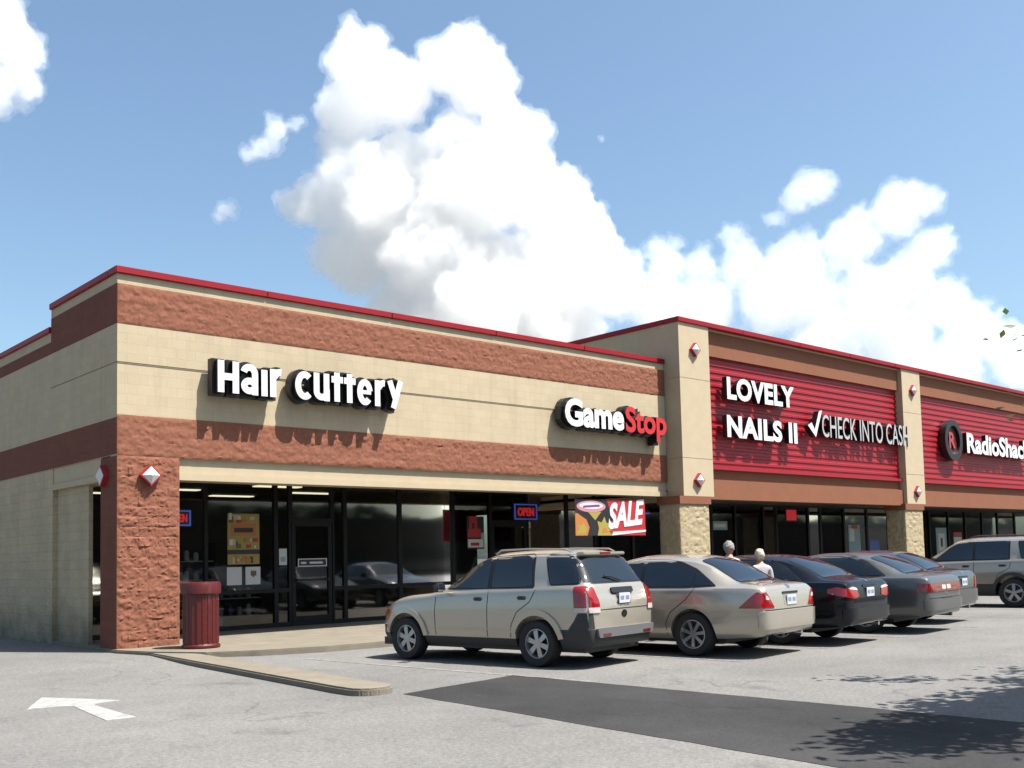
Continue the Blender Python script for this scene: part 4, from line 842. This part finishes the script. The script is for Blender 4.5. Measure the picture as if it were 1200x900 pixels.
# banner under the eaves beam
by = YF+.10; bx0, bx1, bz0, bz1 = 18.98, 21.72, 2.05, 3.0; bo = (bx0, by, bz0)
t = thing('sale_banner', 'red, black and yellow SALE banner hanging under the eaves beside the stone column', 'banner', bo)
part('sheet', cl['red_print'], t, bo, (bx0, bx1, by, by+.012, bz0, bz1))
W_, H_ = bx1-bx0, bz1-bz0
def bp(pts): return [(bx0+W_*a, bz0+H_*b_) for a, b_ in pts]
def bprint(mname, polys, d):
    m_ = MB(bo)
    for p in polys: m_.prism_y(bp(p), by-d, by)
    m_.build('print', cl[mname], t)
bprint('black_print', [[(0, 0), (.46, 0), (.52, .45), (.44, 1), (0, 1)]], .002)
def burst(cx, cz, r0, r1, n, ph): return [(cx+(r1 if k % 2 else r0)*math.cos(ph+math.pi*k/n)*.62, cz+(r1 if k % 2 else r0)*math.sin(ph+math.pi*k/n)*1.5) for k in range(2*n)]
def clampb(p): return [(min(.56, max(0.0, a)), min(1, max(0, b_))) for a, b_ in p]
bprint('orange_print', [clampb([(0, .0), (.16, 0), (.19, .22), (.15, .44), (.09, .52), (.04, .60), (0, .62)])], .004)
bprint('yellow_print', [clampb([(.30, .0), (.50, .0), (.46, .12), (.56, .22), (.46, .24), (.52, .40), (.43, .34), (.40, .52), (.36, .36), (.30, .40), (.32, .2)]), [(.02, .05), (.13, .05), (.15, .20), (.11, .34), (.07, .26), (.03, .30), (.05, .16)], [(.17, .66), (.36, .66), (.27, .42)]], .006)
bprint('orange_print', [[(.36, .08), (.44, .08), (.43, .2), (.38, .22)]], .008)
bprint('pink_print', [arc(.22, .80, .20, .16, 0, 360, 26)[:-1]], .008)
bprint('white_print', [arc(.22, .82, .165, .09, 0, 360, 22)[:-1], [(.50, .0), (1, .10), (1, .16), (.52, .10)]], .010)
bprint('purple_print', [[(.10, .76), (.34, .80), (.33, .86), (.11, .82)]], .012)
tm = text_mb('SALE', 1, .045, .1, shear=.25); kx, kz = W_*.535/tm.w, H_*.74/(tm.h1-tm.h0)
V = [(bx0+W_*.45+v[0]*kx, by-.012+v[1]*.1, bz0+H_*.16+(v[2]-tm.h0)*kz+v[0]*kx*.10) for v in tm.V]; tm.V = [tuple(Vector(v)-Vector(bo)) for v in V]; tm.build('lettering', [cl['white_print'], cl['black_print']], t)
co_ = MB(bo)
for a in (.02, .98): co_.tube([(bx0+W_*a, by+.006, bz1-.02), (bx0+W_*a, by+.03, 3.14)], .006)
co_.build('cord', M['black'], t)
# lit ceiling lights of the salon
M['tube'] = plain('lit_diffuser', (.8, .8, .7), .5, emit=(1, .86, .58), estr=.8)
for i, (x, y) in enumerate(((9.4, 22.6), (12.6, 22.6), (10.8, 24.4), (14.6, 24.4), (9.2, 26.2), (13.2, 26.2))):
    t = thing('ceiling_light', 'lit strip light on the ceiling inside the corner shop', 'lamp', (x, y, 3.44), group='ceiling lights inside the corner shop'); of = (x, y, 3.44)
    part('housing', M['lamp_white'], t, of, (x-.65, x+.65, y-.18, y+.18, 3.40, 3.44)); part('diffuser', M['tube'], t, of, (x-.6, x+.6, y-.14, y+.14, 3.375, 3.398))
# salon shelves behind the glass
def shelf(x0, x1, y, levels, label):
    o = (x0, y, 0); t = thing('display_shelf', label, 'shelf', o)
    for z in levels: part('shelf_board', cl['white_print'], t, o, (x0, x1, y, y+.3, z-.02, z))
    part('upright', M['frame'], t, o, (x0-.03, x0, y, y+.3, .05, levels[-1]+.4)); part('upright', M['frame'], t, o, (x1, x1+.03, y, y+.3, .05, levels[-1]+.4)); part('back_panel', M['dark'], t, o, (x0, x1, y+.3, y+.32, .05, levels[-1]+.4))
shelf(9.0, 10.65, 22.0, (.35, .75, 1.2, 1.62), 'white display shelf behind the glass beside the corner pillar')
shelf(10.75, 11.85, 22.1, (.35, .75), 'low white display shelf behind the glass under the yellow poster')
def bottle(x, y, z, h, r, c1, label):
    t = thing('bottle', label, 'bottle', (x, y, z), group='bottles on the display shelves')
    b = MB(); b.lathe([(.001, 0), (r, 0), (r, h*.7), (r*.45, h*.82), (r*.4, h*.85)], 12); b.build('flask', cl[c1], t, smooth=40)
    c = MB(); c.lathe([(r*.45, h*.85), (r*.45, h), (.001, h)], 10); c.build('cap', cl['black_print'], t)
for z in (1.2, 1.62):
    for k in range(7):
        c = rr2.choice(['white_print', 'white_print', 'pink_print', 'cream_print', 'white_print']); bottle(9.15+k*.22, 21.95+.12, z, rr2.uniform(.2, .3), .055, c, 'salon bottle on an upper shelf behind the corner window')
for z, xa, n in ((.35, 9.4, 5), (.35, 10.9, 4), (.75, 10.9, 4)):
    for k in range(n):
        c = rr2.choice(['green_print', 'teal_print', 'purple_print', 'white_print', 'blue_print', 'cream_print']); bottle(xa+k*.23, 22.2, z, rr2.uniform(.22, .32), .06, c, 'coloured bottle on a lower shelf behind the storefront glass')
t = thing('counter', 'low white counter box behind the glass next to the red bin', 'counter', (9.9, 21.7, .05)); part('front_panel', cl['teal_print'], t, (9.9, 21.7, .05), (9.75, 10.7, 21.68, 21.72, .06, .52)); part('top', cl['white_print'], t, (9.9, 21.7, .05), (9.73, 10.72, 21.66, 21.95, .52, .56))
# ------------------------------------------------------------- across the car park, seen only as reflections in the glass
ob = thing('store_building', 'long dark store building across the car park, mirrored in the shop windows', 'building', (0, -42, 0)); oo = (0, -42, 0)
M['far_wall'] = plain('far_brown_wall', (.10, .075, .055), .9, var=.1); M['far_roof'] = plain('far_roof', (.05, .045, .04), .9)
part('wall', M['far_wall'], ob, oo, (-120, 420, -60, -42, -.2, 4.9)); part('parapet', M['far_roof'], ob, oo, (-120.2, 420.2, -60, -41.8, 4.9, 5.75))
gb = MB(oo); gb.prism_y([(16, 4.9), (40, 4.9), (40, 8.2), (37, 9.3), (19, 9.3), (16, 8.2)], -52, -41.5); gb.build('entrance_block', M['far_wall'], ob)
for k in range(12): part('window', M['autoglass'], ob, oo, (-60+k*11, -53+k*11, -41.99, -41.95, .6, 3))
wd = MB(); V = []; F = []; nx = 560  # woods out of view, added to darken the sky mirrored in the glass
for i in range(nx):
    for j in range(12):
        a = -130+i*1.0; z = j; h_ = 9.0+2.4*noise.noise(Vector((a*.05, 3, 1)))+.9*noise.noise(Vector((a*.23, 7, 2)))+.7*noise.noise(Vector((a*.8, 4, 2))); t_ = j/11
        d = noise.noise(Vector((a*.4, z*1.2, 5)))*1.6
        V.append((a+noise.noise(Vector((a, z, 8)))*.8, -72+d-3*t_*t_, h_*t_-.2))
for i in range(nx-1):
    for j in range(11): q = i*12+j; F.append((q, q+12, q+13, q+1))
for i in range(nx): V.append((V[i*12+11][0], -84, V[i*12+11][2]-2))
for i in range(nx-1): F.append((i*12+11, i*12+23, nx*12+i+1, nx*12+i))
wd.add(V, F); wo = wd.build('added_woods', plain('far_foliage', (.05, .075, .03), .9, var=.5, scale=1.2)); wo['kind'] = 'stuff'; wo['label'] = 'dark line of woods added across the car park to darken the reflected sky'; wo['category'] = 'woods'
# ------------------------------------------------------------- trees
M['leaf'] = None
def leafmat():
    m, t_, b = newmat('leaf_green'); N = t_.nodes.new; L = t_.links.new
    tc = N('ShaderNodeTexCoord'); n = N('ShaderNodeTexNoise'); n.inputs['Scale'].default_value = 1.6; n.inputs['Detail'].default_value = 5; L(tc.outputs['Object'], n.inputs['Vector'])
    r = N('ShaderNodeValToRGB'); r.color_ramp.elements[0].position = .35; r.color_ramp.elements[0].color = (.022, .042, .011, 1); r.color_ramp.elements[1].position = .7; r.color_ramp.elements[1].color = (.065, .10, .025, 1); L(n.outputs['Fac'], r.inputs[0]); L(r.outputs[0], b.inputs['Base Color'])
    b.inputs['Roughness'].default_value = .55; tr = N('ShaderNodeBsdfTranslucent'); tr.inputs[0].default_value = (.08, .13, .02, 1); mx = N('ShaderNodeMixShader'); mx.inputs[0].default_value = .3
    out = t_.nodes['Material Output']; L(b.outputs[0], mx.inputs[1]); L(tr.outputs[0], mx.inputs[2]); L(mx.outputs[0], out.inputs['Surface']); return m
M['leaf'] = leafmat(); M['bark'] = plain('bark', (.09, .065, .045), .95, var=.3, scale=12, bump=.8, bscale=25)
def tree(label, base, clusters, limbs, per, leaf, seed, group=None):
    rg = random.Random(seed); t = thing('shade_tree', label, 'tree', base, group=group); o = base
    tk = MB(o)
    for pts, rad in limbs: tk.tube(pts, rad, 9)
    cr = MB(o); V = []; F = []
    for (c, r, n) in clusters:
        c = Vector(c); r = Vector(r); sprays = []
        for _ in range(max(4, n//14)):
            while True:
                d = Vector((rg.uniform(-1, 1), rg.uniform(-1, 1), rg.uniform(-1, 1)))
                if .25 < d.length < 1: break
            sprays.append((c+Vector((d.x*r.x, d.y*r.y, d.z*r.z)), d.normalized()))
        for sp, dr in sprays:
            q = sp+dr*.25+Vector((0, 0, -.1)); tk.tube([c.lerp(sp, .3), sp.lerp(c, .3), sp], [.02, .012, .005], 4)
            for _ in range(14):
                p = sp+Vector((rg.gauss(0, .17), rg.gauss(0, .17), rg.gauss(0, .12)))
                a = Vector((rg.gauss(0, 1), rg.gauss(0, 1), rg.gauss(-.3, .5))).normalized(); s_ = a.cross(Vector((rg.gauss(0, .5), rg.gauss(0, .5), 1))).normalized(); l = leaf*rg.uniform(.7, 1.3); nn = a.cross(s_)
                b_ = len(V); V += [p, p+a*l*.45+s_*l*.26+nn*l*.05, p+a*l, p+a*l*.45-s_*l*.26+nn*l*.05]; F += [(b_, b_+1, b_+2, b_+3)]
    tk.build('trunk', M['bark'], t, smooth=50); cr.add(V, F); cr.build('crown', M['leaf'], t)
    return t
TB = (13.4, 1.2, LOT)
cl_ = [((10.3, 2.3, 4.1), (1.6, .75, .5), 2000), ((11.8, 2.4, 4.2), (1.4, .8, .6), 2600), ((13.4, 1.6, 4.4), (1.9, 1.5, 1.0), 1500), ((12.6, .9, 5.4), (1.7, 1.2, .9), 1000), ((14.6, 2.0, 5.2), (1.6, 1.3, 1.0), 800), ((9.2, 2.45, 3.9), (.9, .36, .3), 380),
       ((12.56, 4.72, 4.08), (.12, .13, .14), 56), ((12.62, 4.72, 3.2), (.09, .10, .10), 42)]
lb_ = [([TB, (13.35, 1.2, 1.5), (13.3, 1.3, 3.0), (13.2, 1.3, 4.6), (13.3, 1.4, 5.6)], [.19, .16, .13, .08, .03]), ([(13.3, 1.3, 2.8), (12.2, 1.7, 3.7), (10.8, 1.95, 4.2), (9.2, 2.0, 4.0)], [.09, .065, .04, .012]), ([(13.3, 1.3, 3.0), (13.7, 2.5, 4.2), (13.2, 3.9, 4.3), (12.62, 4.68, 4.1)], [.06, .03, .012, .004]), ([(13.2, 3.9, 4.3), (12.7, 4.6, 3.5), (12.62, 4.7, 3.2)], [.008, .005, .003]), ([(13.3, 1.3, 3.4), (14.2, 2.0, 4.6), (14.8, 2.5, 5.4)], [.08, .05, .02])]
tree('leafy tree at the right edge shading the dark patch, only branch tips showing', TB, cl_, lb_, 14, .165, 21)
# ------------------------------------------------------------- people
def person(label, x, y, z, rz, h, shirt, pants, hairc, hair_len=0):
    t = thing('person', label, 'person', (x, y, z), rz)
    J = {'pel': (0, 0, .53, .078), 'spi': (0, -.005, .62, .070), 'che': (0, 0, .73, .080), 'nb': (0, -.005, .805, .055), 'nk': (0, .004, .85, .030), 'hd': (0, .012, .89, .034)}
    E_ = [('pel', 'spi'), ('spi', 'che'), ('che', 'nb'), ('nb', 'nk'), ('nk', 'hd')]
    for s, n in ((-1, 'l'), (1, 'r')):
        J.update({'sh'+n: (s*.100, -.004, .80, .042), 'el'+n: (s*.128, -.012, .635, .027), 'wr'+n: (s*.130, .035+.02*s, .50, .018), 'ha'+n: (s*.130, .055+.02*s, .455, .017), 'hi'+n: (s*.050, 0, .505, .060), 'kn'+n: (s*.052, .02*s+.012, .285, .036), 'an'+n: (s*.052, .045*s-.012, .045, .023), 'to'+n: (s*.058, .045*s+.055, .018, .018)})
        E_ += [('nb', 'sh'+n), ('sh'+n, 'el'+n), ('el'+n, 'wr'+n), ('wr'+n, 'ha'+n), ('pel', 'hi'+n), ('hi'+n, 'kn'+n), ('kn'+n, 'an'+n), ('an'+n, 'to'+n)]
    K = list(J); me = bpy.data.meshes.new('body'); me.from_pydata([tuple(c*h for c in J[k][:3]) for k in K], [(K.index(a), K.index(b_)) for a, b_ in E_], [])
    o = bpy.data.objects.new('body', me); COL.objects.link(o); md = o.modifiers.new('s', 'SKIN'); 
    for i, k in enumerate(K): me.skin_vertices[0].data[i].radius = (J[k][3]*h*1.0, J[k][3]*h*(.78 if k in ('spi', 'che', 'nb', 'pel') else 1)); me.skin_vertices[0].data[i].use_root = (k == 'pel')
    sb_ = o.modifiers.new('u', 'SUBSURF'); sb_.levels = 2; sb_.render_levels = 2
    dg = bpy.context.evaluated_depsgraph_get(); dg.update(); m2 = bpy.data.meshes.new_from_object(o.evaluated_get(dg)); bpy.data.objects.remove(o)
    bm = bmesh.new(); bm.from_mesh(m2)
    hc = Vector((0, .018, .932))*h
    def ell(c, r, u=20, v=14):
        mtx = Matrix.Translation(c) @ Matrix.Diagonal((*r, 1)); return bmesh.ops.create_uvsphere(bm, u_segments=u, v_segments=v, radius=1, matrix=mtx)['verts']
    for v in ell(hc, (.046*h, .056*h, .066*h)):
        q = v.co-hc
        if q.y > 0 and q.z < 0: v.co.x *= 1+q.z/h*3.2; v.co.y += q.z*.12
    ell(hc+Vector((0, .056, -.010))*h, (.010*h, .013*h, .016*h), 8, 6)
    for s in (-1, 1): ell(hc+Vector((s*.046, -.004, -.006))*h, (.006*h, .013*h, .019*h), 8, 6)
    for s, n in ((-1, 'l'), (1, 'r')):
        w0 = Vector(J['ha'+n][:3])*h
        for k in range(5):
            off_ = Vector((s*-.012 if k == 0 else 0, (-.014+.0085*k) if k else .016, -.006))*h; l_ = (.030, .040, .046, .044, .036)[k]*h
            p0 = w0+off_; p1 = p0+Vector((-s*.004, .006, -1)).normalized()*l_*.55+(Vector((-s*.012, .006, 0))*h if k == 0 else Vector()); p2 = p1+Vector((-s*.35, .15, -.8)).normalized()*l_*.5
            for a, b_, r_ in ((p0, p1, .0052), (p1, p2, .0045)):
                mtx = Matrix.Translation((a+b_)/2) @ (b_-a).to_track_quat('Z', 'Y').to_matrix().to_4x4() @ Matrix.Diagonal((r_*h, r_*h, (b_-a).length*.62, 1)); bmesh.ops.create_uvsphere(bm, u_segments=8, v_segments=6, radius=1, matrix=mtx)
    for f in bm.faces:
        c = f.calc_center_median()/h; f.smooth = True
        f.material_index = 0 if c.z > .838 else (0 if abs(c.x) > .098 and c.z < .70 else (1 if c.z > .53 else (2 if c.z > .055 else 3)))
    me = bpy.data.meshes.new('body'); bm.to_mesh(me); bm.free()
    skin = plain('skin', (.46, .25, .17), .6)
    for m_ in (skin, plain('shirt_cloth', shirt, .9, var=.06, scale=20), plain('trouser_cloth', pants, .9), plain('shoe_leather', (.03, .025, .02), .6)): me.materials.append(m_)
    b_ = link('body', me, t)
    for s in (-1, 1):
        e = MB(); e.lathe([(.001, -.0045*h), (.004*h, -.003*h), (.0052*h, 0), (.004*h, .003*h), (.001, .0045*h)], 10, c=tuple(hc+Vector((s*.017, .0525, .006))*h)); e.build('eye', M['black'], t)
    hb = bmesh.new(); bmesh.ops.create_uvsphere(hb, u_segments=28, v_segments=20, radius=1, matrix=Matrix.Translation(hc+Vector((0, -.006, .008))*h) @ Matrix.Diagonal((.051*h, .057*h, .066*h, 1)))
    bmesh.ops.delete(hb, geom=[v for v in hb.verts if (v.co-hc).z < (-.018-hair_len)*h or ((v.co-hc).y > .026*h and (v.co-hc).z < .034*h)], context='VERTS')
    for v in hb.verts: v.co += (v.co-hc).normalized()*(.011*noise.noise(v.co*34)+.006*noise.noise(v.co*90))*h
    for f in hb.faces: f.smooth = True
    me = bpy.data.meshes.new('hair'); hb.to_mesh(me); hb.free(); me.materials.append(plain('hair', hairc, .8, var=.3, scale=60)); link('hair', me, t)
    return t
person('grey haired person in a white shirt standing between the champagne saloon and the black saloon', 14.74, 10.85, LOT, R(-80), 1.76, (.75, .75, .76), (.05, .055, .07), (.30, .28, .27))
person('white haired person in a pale top beside the black saloon', 14.66, 10.15, LOT, R(-20), 1.61, (.50, .47, .50), (.06, .06, .07), (.60, .54, .42), .02)
# ------------------------------------------------------------- clouds: puffs upon puffs, fused into one closed skin, filled with mist
import numpy as np
SC.cycles.volume_bounces = 28
def cloud_mat(density, col):
    m = bpy.data.materials.new('cloud_mist'); m.use_nodes = True; t = m.node_tree; t.nodes.clear()
    out = t.nodes.new('ShaderNodeOutputMaterial'); v = t.nodes.new('ShaderNodeVolumeScatter')
    v.inputs['Color'].default_value = (*col, 1); v.inputs['Density'].default_value = density; v.inputs['Anisotropy'].default_value = .25
    t.links.new(v.outputs[0], out.inputs['Volume'])
    return m
tx1 = bpy.data.textures.new('billow', 'VORONOI'); tx1.noise_scale = 15; tx1.distance_metric = 'DISTANCE'
tx2 = bpy.data.textures.new('curl', 'CLOUDS'); tx2.noise_scale = 9; tx2.noise_depth = 5
tx4 = bpy.data.textures.new('wisp', 'CLOUDS'); tx4.noise_scale = 5; tx4.noise_depth = 4
tx3 = bpy.data.textures.new('drift', 'CLOUDS'); tx3.noise_scale = 45; tx3.noise_depth = 2
def cloud(label, blobs, dist, voxel, density, seed, col=(.90, .926, .956), frac=(12, 9, 7), soft=1.0, crumbs=900, veil=True):
    rg = random.Random(seed); k = dist/FPX; base = Vector((0, 0, EYE)); cen = base+ray(*blobs[0][:2])*dist
    puffs = []
    for (x, y, r) in blobs: puffs.append((base + ray(x, y)*dist + _fw*rg.uniform(-.7, .7)*r*k, r*k*.98, 0))
    i = 0
    while i < len(puffs):
        c, r, l = puffs[i]; i += 1
        if l >= len(frac) or r < 2.2*voxel: continue
        for _ in range(frac[l]):
            d = Vector((rg.gauss(0, 1), rg.gauss(0, 1), rg.gauss(0, 1)+.35)).normalized()
            puffs.append((c + d*r*rg.uniform(.70, 1.02), r*rg.uniform(.24, .48), l+1))
    ico = bmesh.new(); bmesh.ops.create_icosphere(ico, subdivisions=2, radius=1)
    iv = np.array([v.co for v in ico.verts]); iff = np.array([[v.index for v in f.verts] for f in ico.faces]); ico.free()
    P = np.array([list(c-cen)+[r] for c, r, l in puffs])
    V = (P[:, None, :3]+iv[None]*P[:, 3][:, None, None]).reshape(-1, 3); F = (iff[None]+(np.arange(len(P))*len(iv))[:, None, None]).reshape(-1, 3)
    me = bpy.data.meshes.new('cloud'); me.vertices.add(len(V)); me.vertices.foreach_set('co', V.ravel()); me.loops.add(F.size); me.loops.foreach_set('vertex_index', F.ravel())
    me.polygons.add(len(F)); me.polygons.foreach_set('loop_start', np.arange(len(F))*3); me.update()
    o = bpy.data.objects.new('cloud', me); COL.objects.link(o); o.location = cen
    md = o.modifiers.new('fuse', 'REMESH'); md.mode = 'VOXEL'; md.voxel_size = voxel
    for tx, s, mid in ((tx3, 12*soft, .45), (tx1, -11*soft, .42), (tx2, 9*soft, .45)):
        d = o.modifiers.new('grain', 'DISPLACE'); d.texture = tx; d.strength = s; d.mid_level = mid; d.texture_coords = 'GLOBAL'
    dg = bpy.context.evaluated_depsgraph_get(); dg.update()
    me2 = bpy.data.meshes.new_from_object(o.evaluated_get(dg)); o.modifiers.clear(); o.data = me2
    o.data = me2; md = o.modifiers.new('fuse', 'REMESH'); md.mode = 'VOXEL'; md.voxel_size = voxel
    dg = bpy.context.evaluated_depsgraph_get(); dg.update(); me3 = bpy.data.meshes.new_from_object(o.evaluated_get(dg)); o.modifiers.clear(); o.data = me3; me2 = me3
    bm = bmesh.new(); bm.from_mesh(me2); seen = set(); kill = []          # drop the crumbs
    for v in bm.verts:
        if v in seen: continue
        st_ = [v]; seen.add(v); isl = [v]
        while st_:
            q = st_.pop()
            for e in q.link_edges:
                w_ = e.other_vert(q)
                if w_ not in seen: seen.add(w_); st_.append(w_); isl.append(w_)
        if len(isl) < crumbs: kill += isl
    bmesh.ops.delete(bm, geom=kill, context='VERTS'); bm.to_mesh(me2); bm.free()
    me2.materials.clear(); me2.materials.append(cloud_mat(density, col)); me2.shade_smooth(); o['kind'] = 'stuff'; o['label'] = label; o['category'] = 'cloud'
    if veil:      # the thin mist the cloud dissolves into
        vm = me2.copy(); vm.materials.clear(); vm.materials.append(cloud_mat(density*.35, col)); vo = bpy.data.objects.new('cloud_veil', vm); COL.objects.link(vo); vo.parent = o
        for tx, s, mid in ((tx3, 13*soft, .28), (tx2, 16*soft, .45), (tx4, 9*soft, .5)):
            d = vo.modifiers.new('grain', 'DISPLACE'); d.texture = tx; d.strength = s; d.mid_level = mid; d.texture_coords = 'GLOBAL'
        d = vo.modifiers.new('fuse', 'REMESH'); d.mode = 'VOXEL'; d.voxel_size = voxel*1.15
    return o
MAIN = [(430,90,40),(415,128,42),(468,112,44),(545,60,32),(562,98,40),(520,86,28),(586,92,13),(470,190,46),(440,238,54),(385,238,40),(345,238,20),(400,180,30),
 (530,176,46),(598,160,40),(620,200,38),(560,236,54),(500,258,54),(640,238,44),(680,256,34),(702,284,30),(420,295,52),(500,315,54),(580,315,54),(650,310,52),(705,335,44),(560,375,60),(470,365,50),(640,380,60)]
RIGHT = [(740,302,22),(782,300,28),(762,345,44),(822,307,26),(858,270,16),(878,305,36),(930,228,22),(958,214,26),(990,190,11),(908,250,14),(930,297,40),(990,282,38),(1050,247,36),
 (1082,230,24),(1094,282,28),(1062,325,44),(1010,345,46),(950,355,50),(1102,352,34),(1142,372,34),(1172,392,34),(900,355,46),(1060,395,54),(1190,425,40),(830,360,44),(780,390,40),(960,410,50),(1120,430,50)]
TOPL = [(0,38,34),(18,92,24),(30,60,13),(-10,112,30),(-30,60,40),(10,20,20)]
BITS = [(325,152,13),(303,172,11),(345,146,8),(262,246,8),(292,184,7),(318,168,8),(258,252,6)]
cloud('towering white cumulus cloud over the corner store', [(a, b, c*.94) for a, b, c in MAIN], 1400, 1.8, .027, 3); cloud('broad white cumulus cloud over the red sign panels', [(a, b+6, c*.80) for a, b, c in RIGHT], 1500, 1.8, .014, 5, col=(.80, .85, .905)); cloud('white cloud cut off by the top left corner', TOPL, 1300, 1.8, .02, 6)
cloud('small torn wisps left of the towering cloud', BITS, 1300, 1.3, .022, 8, soft=.8, crumbs=60); cloud('tiny lone wisp in the blue sky', [(705, 163, 3.5), (700, 160, 2)], 1300, 1.2, .03, 9, soft=.6, crumbs=5)
